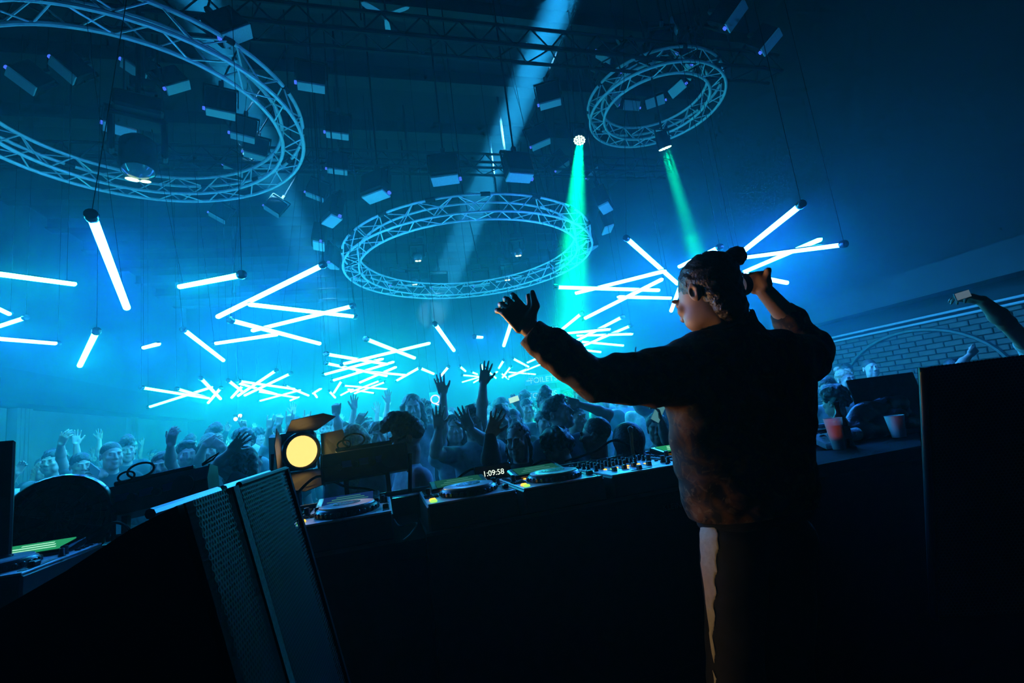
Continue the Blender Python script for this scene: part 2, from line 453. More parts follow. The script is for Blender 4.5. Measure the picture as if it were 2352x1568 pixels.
for a in ((752,813,890,836,'c'),(751,834,889,863,'c'),(746,859,880,823,'b'),(765,873,905,830,'c'),(826,878,910,842,'c'),(788,835,988,787,'b'),(843,779,953,822,'c'),
          (815,850,935,861,'c'),(912,873,965,843,'b'),(965,845,996,858,'c')): T('mid_c', *a, h=1.25)
for a in ((790,885,889,893,'c'),(872,874,805,900,'c'),(884,877,814,903,'b'),(858,902,799,893,'c'),(783,907,810,893,'c'),(785,874,767,902,'b')): T('far_d', *a, h=1.35)
T('solo', 1000, 745, 1043, 805, 'c', 7.5, 0)
T('solo', 1090, 773, 1107, 774, 'b', 8.5, 0)
T('solo', 1174, 742, 1157, 794, 'c', 7.8, 0)
T('mid_e', 1232, 758, 1275, 752, 'c', 9.0, 1)
T('mid_e', 1275, 769, 1335, 720, 'c', 8.5, 1)
T('solo', 1030, 842, 1012, 864, 'b', 12, 0)
for a in ((1056,841,1069,852,'c'),(1062,861,1098,864,'c'),(1062,877,1106,864,'c'),(1083,854,1096,859,'c'),(1105,834,1110,856,'b'),(1088,878,1112,864,'c'),(1129,864,1142,853,'b'),(1123,854,1139,868,'c')): T('far_f', *a, h=1.5)
for a in ((1157,827,1146,845,'c'),(1178,823,1214,842,'b'),(1212,832,1232,823,'c'),(1173,842,1154,867,'c'),(1166,854,1230,859,'c'),(1168,866,1240,837,'c'),(1151,857,1168,870,'c'),(1169,864,1210,847,'c')): T('far_g', *a, h=1.45)
for a in ((1428,728,1314,787,'c'),(1285,766,1401,755,'c'),(1325,770,1453,766,'b'),(1447,748,1332,797,'c'),(1333,784,1432,793,'c'),(1290,797,1380,808,'c'),(1349,790,1395,769,'c')): T('mid_e', *a, h=1.35)
T('near_h', 1441, 549, 1557, 652, 'c', 6.2, 0)
T('near_h', 1321, 673, 1529, 621, 'b', 6.4, 0)
T('near_h', 1280, 659, 1515, 666, 'g', 6.6, 0)
T('near_h', 1342, 731, 1522, 640, 'b', 6.8, 0)
T('near_h', 1419, 681, 1541, 684, 'c', 7.2, 1)
T('near_h', 1541, 715, 1580, 610, 'b', 7.0, 0)
T('near_h', 1560, 612, 1651, 568, 'b', 6.0, 1)
T('near_i', 1690, 590, 1837, 472, 'b', 5.0, 1)
T('near_i', 1698, 592, 1933, 561, 'b', 5.5, 1)
T('near_i', 1690, 632, 1886, 548, 'g', 5.8, 0)
T('near_i', 1700, 628, 1808, 649, 'b', 5.6, 0)
WORDS = {
 'far_a': ('glowing tube of the leftmost far pile', 'tubes in the small far pile'),
 'far_b': ('glowing tube of the far pile above the warm lamp', 'tubes in the far crowded pile'),
 'mid_c': ('glowing tube of the dense pile above the quiff', 'tubes in the dense middle pile'),
 'far_d': ('glowing tube of the low pile under the dense pile', 'tubes in the low pile'),
 'far_f': ('tiny glowing tube of the star behind the open hand', 'tubes in the distant star'),
 'far_g': ('small glowing tube of the distant pile by the forearm', 'tubes in the distant pile by the forearm'),
 'mid_e': ('glowing tube of the pile above the sleeve', 'tubes in the pile above the sleeve'),
}
SOLO = ['white-blue light tube hanging steeply below the big left truss ring', 'greenish light tube cut by the frame, upper of the lone tubes', 'short greenish light tube hanging between steep tube and tube pile',
 'longest tube of the upper left pile, capped end up', 'double-edged light tube lying nearly level in upper left pile', 'tube rising to the right through the middle of upper left pile',
 'tube sloping down to the right in upper left pile', 'lowest short tube of the upper left pile', 'blue-glowing level tube cut by the frame edge', 'green-glowing tube leaning left below the steep blue tube',
 'tiny end-on tube with dark cap above the pale wall', 'lone tube sloping down right above the smallest far pile', 'stub of tube poking in at frame edge, sloping down', 'stub of tube poking in at frame edge, sloping up',
 'lone tube sloping steeply down under the middle truss ring', 'end-on tube seen as a short bright dash under middle ring', 'lone tube half hidden by the raised fingers', 'short lone tube just above the raised spread hand in crowd',
 'tube sloping down to the head from its capped upper end', 'long blue-edged tube rising gently towards the back of the head', 'long level tube crossing under the middle ring', 'long tube rising steeply left of the head',
 'lower level tube ending at a dark cap by the face', 'nearly upright tube behind the face', 'tube end with dark cap peeking over the crown of the head', 'tube rising steeply right of the hair bun', 'blue-edged tube reaching furthest right past the hair bun',
 'tube crossing the blue-edged tube right of the bun', 'short tube sloping down right beside the raised wrist']
_si = 0
def rodq(d): return Vector((0, 0, 1)).rotation_difference(Vector(d/np.linalg.norm(d)))
ORD = ['topmost', 'second', 'third', 'fourth', 'fifth', 'sixth', 'seventh', 'eighth', 'ninth', 'tenth', 'eleventh', 'twelfth', 'lowest']
def rank(t):
    same = sorted([u for u in TUBES if u[0] == t[0]], key=lambda u: u[2]+u[4]); i = same.index(t)
    a, b = ((t[1], t[2]), (t[3], t[4])) if t[1] <= t[3] else ((t[3], t[4]), (t[1], t[2])); sl = (b[1]-a[1])/max(b[0]-a[0], 1)
    return (ORD[0] if i == 0 else 'lowest' if i == len(same)-1 else ORD[i]+' from top'), ('nearly level' if abs(sl) < .1 else ('sloping down right' if sl > 0 else 'rising to right'))
for t_ in TUBES:
    (cl, x0, y0, x1, y1, c, d, cap, h, s) = t_
    a, b = tube_solve((x0, y0), (x1, y1), h, d, s)
    e = b if cap else a; o_ = a if cap else b
    root = empty('light_tube', e)
    mid = (a+b)/2-e; dr = o_-e
    zc = dr/np.linalg.norm(dr); xc = np.cross((0, 0, 1.), zc); xc /= np.linalg.norm(xc); yc = np.cross(zc, xc); RT = np.stack([xc, yc, zc], 1)
    if cl.startswith(('far', 'mid')): c = {'c': 'c', 'b': 'd'}.get(c, c)
    else: c = {'c': 'n'}.get(c, c)
    t = link('tube', TMESH[c], root, mid, RT); link('housing', HOUSM, root, mid, RT)
    k = link('end_cap', CAPM, root, -dr/np.linalg.norm(dr)*.055); k.rotation_mode = 'QUATERNION'; k.rotation_quaternion = rodq(dr)
    dist = (e-CAMP)@CF
    p0 = e-dr/np.linalg.norm(dr)*.03; 
    place_rod('cable', WIRE, p0, (clear_x(p0[0]), p0[1], ZC-.02), .0028, root, e)
    if dist < 4.7:
        m2 = o_ - dr/np.linalg.norm(dr)*.12
        place_rod('cable', WIRE, m2, (clear_x(m2[0]), m2[1], ZC-.02), .002, root, e)
    if cl in WORDS: tag(root, '%s, %s, %s' % (WORDS[cl][0], *rank(t_)), 'light tube', WORDS[cl][1])
    else: tag(root, SOLO[_si], 'light tube', 'hanging light tubes'); _si += 1

# ------------------------------------------------------------------ truss rings and straight trusses
ROD = unit_cyl('brace', M_alu, 6)
RODK = unit_cyl('brace', M_black, 5)
def ring(label, cx, cy, h, R, ri, n, sleeves, cr=.024, br=.010):
    z0 = CAMZ+h; s = R-ri; root = empty('truss_ring', (cx, cy, z0)); o = np.zeros(3)
    seg = 72
    def pt(r, z, a): return np.array([r*math.cos(a), r*math.sin(a), z])
    for r, z in ((R, 0), (ri, 0), (R, s), (ri, s)):
        MB().tube([pt(r, z, 2*PI*k/seg) for k in range(seg)], cr, 8, closed=True).build('chord', M_alu, root, smooth=True)
    for k in range(n):
        a0, a1, a2 = (2*PI*(k+f)/n for f in (.06, .5, .94))
        for (ra, za, rb_, zb) in ((R, 0, ri, 0), (R, s, ri, s), (R, s, R, 0), (ri, 0, ri, s)):
            p, q, t = pt(ra, za, a0), pt(rb_, zb, a1), pt(ra, za, a2)
            place_rod('brace', ROD, p, q, br, root); place_rod('brace', ROD, q, t, br, root)
    # black tape sleeves and lifting chains
    for k in range(sleeves):
        a = 2*PI*(k+.3)/sleeves; m = MB()
        m.tube([pt(R, s, a+d) for d in (-.03, 0, .03)], .032, 8)
        m.build('clamp_sleeve', M_black, root, smooth=True)
    for k in range(3):
        a = 2*PI*(k+.15)/3
        place_rod('chain', WIRE, pt((R+ri)/2, s, a), pt((R+ri)/2, ZC-z0-.02, a), .008, root)
    tag(root, label, 'truss ring', 'round truss rings')
    return root, s
hA, hB, hC = 4.06, 2.77, 5.0
ring('big aluminium truss ring at upper left, cut by the frame edge', -.641*hA, 1.559*hA, hA, .463*hA, .399*hA, 17, 14)
ring('wide aluminium truss ring over the dance floor, faint in the haze', .622*hB, 2.888*hB, hB, .770*hB, .680*hB, 24, 18, .017, .008)
ring('small aluminium truss ring beside the green lamps', 1.002*hC, 1.3215*hC, hC, .2287*hC, .179*hC, 13, 10)

def straight_truss(label, y, z, x0, x1):
    root = empty('straight_truss', (0, y, z)); s = .3
    for dy, dz in ((0, 0), (s, 0), (0, s), (s, s)):
        MB().cyl((x0, dy, dz), (x1, dy, dz), .026, n=6).build('chord', M_black, root, smooth=True)
    n = int((x1-x0)/.5)
    for k in range(n):
        xa, xb = x0+(x1-x0)*k/n, x0+(x1-x0)*(k+1)/n; xm = (xa+xb)/2
        place_rod('brace', RODK, (xa, 0, 0), (xm, 0, s), .012, root); place_rod('brace', RODK, (xm, 0, s), (xb, 0, 0), .012, root)
        place_rod('brace', RODK, (xa, 0, 0), (xm, s, 0), .012, root); place_rod('brace', RODK, (xm, s, 0), (xb, 0, 0), .012, root)
    for x in (x0+.8, (x0+x1)/2, x1-.8): place_rod('chain', WIRE, (x, s/2, s), (x, s/2, ZC-z-.02), .008, root)
    tag(root, label, 'truss', 'straight ceiling trusses')
straight_truss('straight black truss crossing high in front of the light shaft', 5.6, 6.6, -6.5, 6.8)
straight_truss('straight black truss further back, crossing the light shaft lower down', 8.8, 6.6, -6.5, 6.8)

# ------------------------------------------------------------------ flood lights
M_lamp = mat('lamp_panel_pale', (.5, .53, .58), .35, .0, var=.1, scale=60)
M_disp = emat('lamp_display_blue', (.05, .15, 1.0), 1.2)
def flood_proto():
    root = empty('flood_light')
    MB().box((0, 0, .19), (.36, .2, .30), bev=.015).build('housing', M_black, root)
    MB().box((0, -.02, .015), (.34, .17, .03), bev=.005).build('lamp_panel', M_lamp, root)
    MB().box((-.19, -.05, .03), (.03, .04, .03)).build('display', M_disp, root)
    y = MB(); y.box((-.2, 0, .28), (.015, .04, .26)).box((.2, 0, .28), (.015, .04, .26)).box((0, 0, .41), (.41, .04, .015)); y.build('yoke', M_black, root)
    MB().box((0, 0, .45), (.06, .06, .1), bev=.01).build('clamp', M_darksteel, root)
    return root
_fl = flood_proto(); _first = [True]
def flood(px, py, w, roll, tilt, label, group=None, loc=None, yaw=None, dist=None):
    global _fl
    o = _fl if _first[0] else copy_tree(_fl); _first[0] = False
    d = dist or .36*1110/w
    if loc is None: tilt = -14 if tilt >= 35 else 2
    p = at(px, py, d) if loc is None else np.asarray(loc, float)
    ya = (math.atan2(p[1], p[0])-PI/2) if yaw is None else yaw
    o.location = tuple(p); o.rotation_euler = Euler((math.radians(tilt), math.radians(roll), ya), 'XYZ')
    tag(o, label, 'flood light', group)
    # hanging pole up to the ceiling
    for c in list(o.children):
        if c.name.startswith('hanging_pole'): bpy.data.objects.remove(c)
    MW = Matrix.Translation(Vector(tuple(p))) @ Euler((math.radians(tilt), math.radians(roll), ya)).to_matrix().to_4x4(); IM = MW.inverted()
    top = MW @ Vector((0, 0, .48)); end = IM @ Vector((clear_x(top.x), top.y, ZC-.02))
    if ZC-.02-top.z > .05: place_rod('hanging_pole', POLE, (0, 0, .48), tuple(end), .012, o)
    return o
POLE = unit_cyl('hanging_pole', M_black, 6)
G1 = 'flood lights hung beside the big ring'
flood(715, 205, 62, 3, 20, 'upper flood light of the column right of the big ring', G1)
flood(775, 315, 52, 5, 20, 'middle flood light of the column right of the big ring', G1)
flood(775, 397, 46, 6, 20, 'lower flood light of the column right of the big ring', G1)
flood(722, 455, 42, 22, 18, 'tilted flood light just below the big ring on its right', G1)
flood(622, 488, 38, 35, 15, 'steeply tilted flood light under the big ring, in the light shaft', G1)
flood(497, 503, 28, 30, 15, 'small faint flood light under the big ring above the short tube', G1, dist=10.5)
G2 = 'flood lights seen inside the big ring'
flood(507, 266, 62, 2, 22, 'flood light inside the big ring, top of its right column', G2)
flood(557, 320, 52, 8, 20, 'flood light inside the big ring, second of its right column', G2)
flood(585, 362, 48, 10, 20, 'flood light inside the big ring, third of its right column', G2)
flood(535, 395, 44, 25, 18, 'flood light inside the big ring, lowest and tilted', G2)
flood(412, 205, 56, -35, 40, 'diamond-tilted flood light near the middle of the big ring', G2)
flood(548, 88, 60, -38, 50, 'diamond-tilted flood light above the big ring', G2, dist=5.2)
flood(275, 303, 92, 5, 35, 'pale flood light just left of the striped moving head', G2, dist=6.3)
flood(140, 165, 60, 40, 45, 'dim flood light deep inside the big ring, upper left', G2)
flood(305, 165, 56, 30, 45, 'dim flood light deep inside the big ring, upper middle', G2)
flood(45, 190, 62, 35, 40, 'dim flood light by the frame edge inside the big ring', G2)
G3 = 'flood lights by the small ring'
flood(1265, 243, 52, -3, 22, 'flood light between the light shaft and the small ring, upper one', G3)
flood(1244, 335, 47, -14, 18, 'flood light between the light shaft and the small ring, lower one', G3)
flood(1384, 136, 46, 50, 35, 'tilted flood light at upper left of the small ring', G3)
flood(1545, 62, 46, 80, 35, 'flood light turned on its end above the small ring', G3)
flood(1294, 386, 38, -28, 15, 'small tilted flood light left of the green beam', G3)
flood(1362, 400, 36, -35, 15, 'small tilted flood light right of the green beam', G3)
flood(1695, 40, 64, -40, 45, 'dark flood light up right of the small ring, upper', G3)
flood(1775, 100, 56, -35, 40, 'dark flood light up right of the small ring, lower', G3)
HOURS = ['twelve', 'one', 'two', 'three', 'four', 'five', 'six', 'seven', 'eight', 'nine', 'ten', 'eleven']
def pix(p):
    d = np.asarray(p, float)-CAMP; z = d@CF; return np.array([IW/2+FPX*(d@CR)/z, IH/2-FPX*(d@CU)/z, z])
def clock(c, p):
    d = (pix(p)-pix(c))[:2]; h = (math.degrees(math.atan2(d[0], -d[1])) % 360)/30; k = int(round(h*2)) % 24
    return ('at %s o\'clock' % HOURS[k//2]) if k % 2 == 0 else ('at half past %s' % HOURS[k//2])
cC = np.array([1.002*hC, 1.3215*hC, CAMZ+hC])
PC = sorted([cC+np.array([.62*math.cos(2*PI*k/9+.2), .62*math.sin(2*PI*k/9+.2), .55]) for k in range(9)], key=lambda p: (math.degrees(math.atan2((pix(p)-pix(cC))[0], -(pix(p)-pix(cC))[1])) % 360))
for k, pC in enumerate(PC):
    a = math.atan2(pC[1]-cC[1], pC[0]-cC[0])
    flood(0, 0, 40, 0, 55, 'dark flood light inside the small ring, %s clockwise from the top' % ['first', 'second', 'third', 'fourth', 'fifth', 'sixth', 'seventh', 'eighth', 'ninth'][k], 'radial lamps in the small ring', loc=pC, yaw=a+PI/2)
cB = np.array([.622*hB, 2.888*hB, CAMZ+hB])
NTHC = ['first', 'second', 'third', 'fourth', 'fifth', 'sixth', 'seventh', 'eighth', 'ninth', 'tenth', 'eleventh', 'twelfth', 'thirteenth', 'fourteenth', 'fifteenth', 'sixteenth']
def cw(c, p): d = (pix(p)-pix(c))[:2]; return math.degrees(math.atan2(d[0], -d[1])) % 360
PB = [cB+np.array([.9*hB*math.cos(2*PI*k/16+.1), .9*hB*math.sin(2*PI*k/16+.1), .3]) for k in range(16)]
PB = sorted([p for p in PB if np.hypot(*(pix(p)-np.array([1326, 430, 0]))[:2]) > 40], key=lambda p: cw(cB, p))
for k, pB in enumerate(PB):
    a = math.atan2(pB[1]-cB[1], pB[0]-cB[0])
    flood(0, 0, 40, 0, 12, 'flood light set radially round the wide hazy ring, %s clockwise from the top' % NTHC[k], 'radial lamps round the wide ring', loc=pB, yaw=a-PI/2)

# ------------------------------------------------------------------ moving heads
M_lens = mat('lamp_lens', (.08, .1, .12), .15, .2)
def moving_head(px, py, d, size, tilt, label, glint=None, gs=3.0, down=False):
    p = at(px, py, d); root = empty('moving_head', p, (0, 0, math.atan2(p[1], p[0])-PI/2)); k = size
    MB().box((0, 0, .62*k), (.5*k, .5*k, .22*k), bev=.03*k).build('base', M_black, root)
    y = MB()
    for s in (-1, 1): y.box((s*.26*k, 0, .28*k), (.07*k, .16*k, .52*k), bev=.02*k)
    y.box((0, 0, .5*k), (.58*k, .2*k, .06*k), bev=.015*k).build('yoke', M_black, root)
    R = rx(math.radians(tilt))
    MB().lathe([(.13*k, .26*k), (.19*k, .2*k), (.2*k, -.12*k), (.175*k, -.2*k)], 24, R=R).build('head', M_black, root, smooth=True)
    ln = MB().lathe([(.165*k, -.2*k), (.12*k, -.225*k), (.05*k, -.24*k)], 24, R=R).build('lens', M_lens, root, smooth=True)
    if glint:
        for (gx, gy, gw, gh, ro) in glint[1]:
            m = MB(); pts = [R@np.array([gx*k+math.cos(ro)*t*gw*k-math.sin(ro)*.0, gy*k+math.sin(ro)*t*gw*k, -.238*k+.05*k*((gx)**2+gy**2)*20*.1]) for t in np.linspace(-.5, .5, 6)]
            m.tube(pts, [gh*k*f for f in (.4, .9, 1, 1, .9, .4)], 6); m.build('lens_glint', glint[0], ln, smooth=True)  # glowing strips stand in for glints reflected on the lens
    L = ZC-.02-(p[2]+.73*k)
    MB().cyl((0, 0, .73*k), (0, 0, .73*k+L), .025, n=8).build('hanging_pole', M_black, root)
    tag(root, label, 'moving head', 'moving head lamps')
    return root
E_pink = emat('glint_pink', (1.0, .55, .95), 1.2); E_green = emat('glint_green', (.55, 1.0, .6), 2.5)
moving_head(328, 255, 6.3, .55, 35, 'moving head with striped pink lens reflections in the middle of the big ring', (E_pink, [(.0, .03, .26, .014, -.35), (-.02, -.03, .22, .009, -.35)]))
moving_head(318, 362, 5.0, .85, -8, 'big dark moving head hanging in front of the big ring', (E_green, [(-.06, .13, .14, .022, .12), (.07, .13, .11, .018, -.15)]))
for (x, y, d, lab) in ((960, 592, 9.5, 'upper left'), (952, 646, 10.5, 'lower left'), (1190, 580, 9.5, 'upper right'), (1165, 636, 10.5, 'lower right')):
    moving_head(x, y, d, .5, -70, 'small moving head glinting inside the wide hazy ring, %s one' % lab, (E_green, [(-.06, .12, .12, .03, .1), (.06, .12, .1, .03, -.1)]))
# round lamp on the small ring
p = at(1480, 138, 7.6); root = empty('round_lamp', p, (0, 0, math.atan2(p[1], p[0])-PI/2))
R = rx(math.radians(35))
MB().lathe([(.06, .2), (.1, .12), (.115, -.06)], 24, R=R).build('can', M_black, root, smooth=True)
MB().lathe([(.112, -.062), (.08, -.075), (.03, -.08)], 24, R=R).build('lens', M_lamp, root, smooth=True)
MB().box((0, .05, .25), (.05, .05, .12), bev=.01).build('clamp', M_darksteel, root)
tag(root, 'round pale lamp clamped on the small ring', 'lamp')

# ------------------------------------------------------------------ green par lamps with their beams
E_par = emat('par_led_green', (.55, 1.0, .75), 6.0)
def par(px, py, d, tgt, label, power):
    p = at(px, py, d); t = np.asarray(tgt); dr = (t-p)/np.linalg.norm(t-p); R = rotm((0, 0, -1), dr)
    root = empty('par_lamp', p)
    MB().lathe([(.05, .24), (.085, .2), (.105, .06), (.105, .0)], 24, R=R, cap=True).build('can', M_black, root, smooth=True)
    face = MB().lathe([(.1, -.004), (.1, -.012)], 24, R=R).build('lens_plate', M_plastic, root)
    for k in range(19):
        rr, n0, i = (0, 1, 0) if k == 0 else ((.042, 6, k-1) if k < 7 else (.08, 12, k-7))
        a = 2*PI*i/n0
        c = R@np.array([rr*math.cos(a), rr*math.sin(a), -.014])
        MB().lathe([(.017, 0), (.013, -.008), (.005, -.011)], 8, c=c, R=R).build('led', E_par, face)
    y = MB(); y.tube([R@np.array([-.12, 0, .06]), np.array([-.12, 0, .3]), np.array([.12, 0, .3]), R@np.array([.12, 0, .06])], .012, 6); y.build('yoke', M_black, root)
    L = ZC-.02-(p[2]+.3)
    MB().cyl((0, 0, .3), (0, 0, .3+L), .015, n=6).build('hanging_pole', M_black, root)
    for k in range(4):
        a = PI/4+k*PI/2; o_ = R@np.array([.05*math.cos(a), .05*math.sin(a), -.03]); spot('par_beam', p+o_, t+o_, power/4, (.0, 1.0, .32), 10.5, .9, .012)
    tag(root, label, 'par lamp', 'green par lamps')
PAR_W = 85000.0
par(1331, 321, 7.9, at(1318, 560, 6.8), 'green par lamp left of the small ring, its round face seen', PAR_W)
par(1527, 338, 7.4, at(1592, 560, 7.6), 'green par lamp under the small ring, seen edge-on', PAR_W*.8)

# ------------------------------------------------------------------ pale light shafts high along the hall
SHAFT_W = 2200000.0
for sx, pw in zip(SHAFTS, (1.0, .45)):
    spot('profile_spot', (sx, -1.7, 7.25), (sx, 12.0, 7.25), SHAFT_W*pw, (.10, .58, 1.0), 3.8, .8, .10)

# ------------------------------------------------------------------ ceiling fan
p = at(886, 36, 6.6); root = empty('ceiling_fan', p); M_fan = mat('fan_white', (.85, .87, .9), .5)
for k in range(3):
    a = math.radians((208, 330, 82)[k]); m = MB(); outl = [(.05, -.022), (.16, -.036), (.27, -.04), (.33, -.03), (.36, 0), (.33, .03), (.27, .04), (.16, .036), (.05, .022)]
    m.prism([rz(a)@(rx(.22)@np.array([x, y, 0])) for x, y in outl], (0, 0, .012)); m.build('blade', M_fan, root)
MB().lathe([(.02, -.035), (.055, -.02), (.06, .028), (.035, .06)], 20).build('motor', M_darksteel, root, smooth=True)
MB().lathe([(.02, -.08), (.03, -.06), (.02, -.035)], 16).build('light_bulb', M_fan, root, smooth=True)
MB().cyl((0, 0, .05), (0, 0, ZC-p[2]-.02), .012, n=8).build('down_rod', M_darksteel, root)
tag(root, 'pale three-bladed ceiling fan high above the dance floor', 'fan')

# ------------------------------------------------------------------ booth furniture
DT = 1.14            # desk top height
FY = 1.715           # edge of the desk on the player's side
M_case = mat('flightcase_black', (.008, .008, .009), .6, var=.3, scale=30, spec=.2)
M_edge = mat('case_edge_alu', (.35, .37, .4), .35, .8)
desk = empty('booth_desk', (0, FY, .14))
def part(root, name, m, mb, smooth=False):
    off = np.array(root.location)
    mb.v = [tuple(np.array(p)-off) for p in mb.v]
    return mb.build(name, m, root, smooth=smooth)
part(desk, 'worktop', mat('worktop_black', (.006, .006, .007), .85, var=.3, scale=30, spec=.05), MB().box((.8, 2.08, DT-.03), (5.2, .60, .06), bev=.006))
for x in (-1.7, -.2, 1.2, 3.2): part(desk, 'leg_panel', M_case, MB().box((x, 2.1, .62), (.05, .5, .96)))
part(desk, 'apron', M_case, MB().box((.8, 1.86, .62), (5.2, .03, .96)))
part(desk, 'back_ledge', M_blackgloss, MB().box((.8, 2.36, DT+.03), (5.2, .05, .10), bev=.01))
part(desk, 'rail', M_edge, MB().cyl((-1.75, 2.36, DT+.10), (3.4, 2.36, DT+.10), .012, n=10), True)
tag(desk, 'long black booth desk carrying the players and the mixer', 'desk')
def coffin(x0, x1, label):
    r = empty('gear_case', ((x0+x1)/2, FY, .60))
    part(r, 'front_panel', M_case, MB().box(((x0+x1)/2, FY+.01, .86), (x1-x0, .02, .62), bev=.003))
    part(r, 'tray', M_case, MB().box(((x0+x1)/2, FY+.25, DT-.02), (x1-x0-.01, .44, .05)).box((x0+.01, FY+.25, .86), (.02, .44, .56)).box((x1-.01, FY+.25, .86), (.02, .44, .56)))
    part(r, 'edge_strip', M_darksteel, MB().box(((x0+x1)/2, FY-.004, 1.163), (x1-x0, .008, .012)))
    tag(r, label, 'gear case', 'cases under the players'); return r
coffin(-.30, .012, 'low black case under the player beside the perforated speaker')
cs = coffin(.115, 1.62, 'wide black case with faint lettering under two players and mixer')
def text_mesh(body, size, extrude, m, align='LEFT', space=1.0):
    c = bpy.data.curves.new('text', 'FONT'); c.body = body; c.size = size; c.extrude = extrude; c.align_x = align; c.space_character = space
    o = bpy.data.objects.new('text', c); COL.objects.link(o); dg = bpy.context.evaluated_depsgraph_get()
    me = bpy.data.meshes.new_from_object(o.evaluated_get(dg)); me.materials.clear(); me.materials.append(m)
    bpy.data.objects.remove(o); return me
to = link('lettering', text_mesh('KLEINVREES', .030, .0006, mat('letter_grey', (.05, .06, .06), .6), space=1.05), cs, Vector((.995, FY-.0075, 1.095))-cs.location, (PI/2, 0, 0)); to['label'] = 'faint grey lettering'

# ---- media players
M_plate = mat('player_plate', (.92, .94, .96), .35, .0, var=.03, scale=80)
M_rim = mat('jog_rim', (.05, .05, .055), .3, .5)
M_platter = mat('jog_platter', (.92, .94, .96), .2, .0)
M_scr_g = emat('screen_green', (.03, .55, .22), .55); M_scr_b = emat('screen_blue', (.02, .10, .45), .25); M_scr_t = emat('screen_teal', (.02, .22, .16), .35)
M_wave = emat('screen_trace', (.45, 1.0, .7), .9)
M_amber = emat('led_amber', (1.0, .45, .05), 2.2); M_greenled = emat('led_green', (.3, 1.0, .1), 1.6); M_whiteled = emat('led_white', (.8, .9, 1.0), 1.5)
KNOB = MB().lathe([(.009, 0), (.009, .004), (.0075, .006), (.007, .022), (.0055, .024)], 10).mesh('knob', M_plastic, True)
KNOBL = MB().lathe([(.012, 0), (.012, .005), (.010, .007), (.0095, .026), (.007, .028)], 12).mesh('knob', M_plastic, True)
BTN = MB().box((0, 0, .003), (.016, .008, .006), bev=.0015).mesh('button', M_plastic)
BTNA = MB().lathe([(.012, 0), (.012, .005), (.009, .007)], 14).mesh('cue_button', M_amber, True)
BTNG = MB().lathe([(.012, 0), (.012, .005), (.009, .007)], 14).mesh('play_button', M_greenled, True)
def player(x0, screen, label, traces=True):
    """x0: edge nearest the frame's left; 0.32 wide"""
    W, D, H = .318, .41, .105
    r = empty('media_player', (x0+W/2, FY+.012, DT+.005))
    MB().box((0, D/2, H/2), (W, D, H), bev=.006).build('body', M_plastic, r)
    pl = MB().box((0, D/2, H+.003), (W-.006, D-.006, .006), bev=.002).build('top_plate', M_plate, r)
    R = rx(math.radians(9))
    c = np.array([.0, .335, H+.016])
    sb = MB().box(c, (.235, .125, .03), R, bev=.006).build('screen_housing', M_blackgloss, r)
    MB().box(c+R@np.array([.0, .0, .0165]), (.185, .098, .003), R).build('screen', screen, sb)
    if traces:
        for k in range(3): MB().box(c+R@np.array([.0, -.03+k*.026, .0185]), (.15-.03*k, .006+.003*(k == 1), .0016), R).build('waveform', M_wave if screen is M_scr_g else MATS.get('wave_dim') or emat('wave_dim', (.1, .5, .4), .35), sb)
    j = empty_child('jog_wheel', r, (.008, .135, H+.006))
    rim = MB(); n = 32; prof = [(.104, 0), (.108, .010), (.1, .022), (.094, .026)]
    rim.lathe(prof, 48)
    for k in range(n):
        a = 2*PI*k/n; rim.box((.106*math.cos(a), .106*math.sin(a), .010), (.008, .012, .014), rz(a), bev=.002)
    rim.build('jog_rim', M_rim, j, smooth=True)
    MB().lathe([(.094, .026), (.092, .030), (.05, .0325), (.047, .0315)], 48).build('platter', M_platter, j, smooth=True)
    MB().lathe([(.046, .0318), (.046, .0335)], 32).build('jog_display', M_blackgloss, j, smooth=True)
    for k, y in enumerate((.37, .345, .32, .295, .27, .245)): link('button', BTN, r, (-.140, y, H+.006))
    for k, y in enumerate((.37, .345, .32, .295)): link('button', BTN, r, (.140, y, H+.006))
    for k, x in enumerate((-.146, -.128, -.11)):
        link('button', BTN, r, (x, .20, H+.006)); link('button', BTN, r, (x, .18, H+.006)); link('button', BTN, r, (x, .155, H+.006))
    link('cue_button', BTNA, r, (-.132, .085, H+.006)); link('play_button', BTNG, r, (-.132, .045, H+.006))
    link('knob', KNOBL, r, (-.135, .222, H+.006)); link('knob', KNOBL, r, (.128, .245, H+.006)); link('knob', KNOB, r, (.14, .21, H+.006))
    MB().box((.138, .105, H+.0065), (.022, .14, .002)).build('fader_slot', M_plastic, r)
    MB().box((.138, .085, H+.014), (.02, .03, .016), bev=.003).build('fader_cap', M_plastic, r)
    for k, x in enumerate((-.075, -.055)):
        MB().lathe([(.008, 0), (.008, .003)], 10, c=(x, .26, H+.006)).build('loop_button', M_amber, r)
    tag(r, label, 'media player', 'media players on the desk')
    return r
def empty_child(name, parent, loc):
    o = bpy.data.objects.new(name, None); COL.objects.link(o); o.parent = parent; o.location = loc; return o
player(-.305, M_scr_b, 'media player with blue screen beside the perforated speaker')
player(.127, M_scr_t, 'media player with green-lit jog wheel, next to the desk gap')
player(.468, M_scr_t, 'media player between the green-lit player and the mixer')
player(1.175, M_scr_g, 'media player with bright green screen half hidden by the jacket')
player(-1.30, M_scr_g, 'media player with green screen at the frame edge')

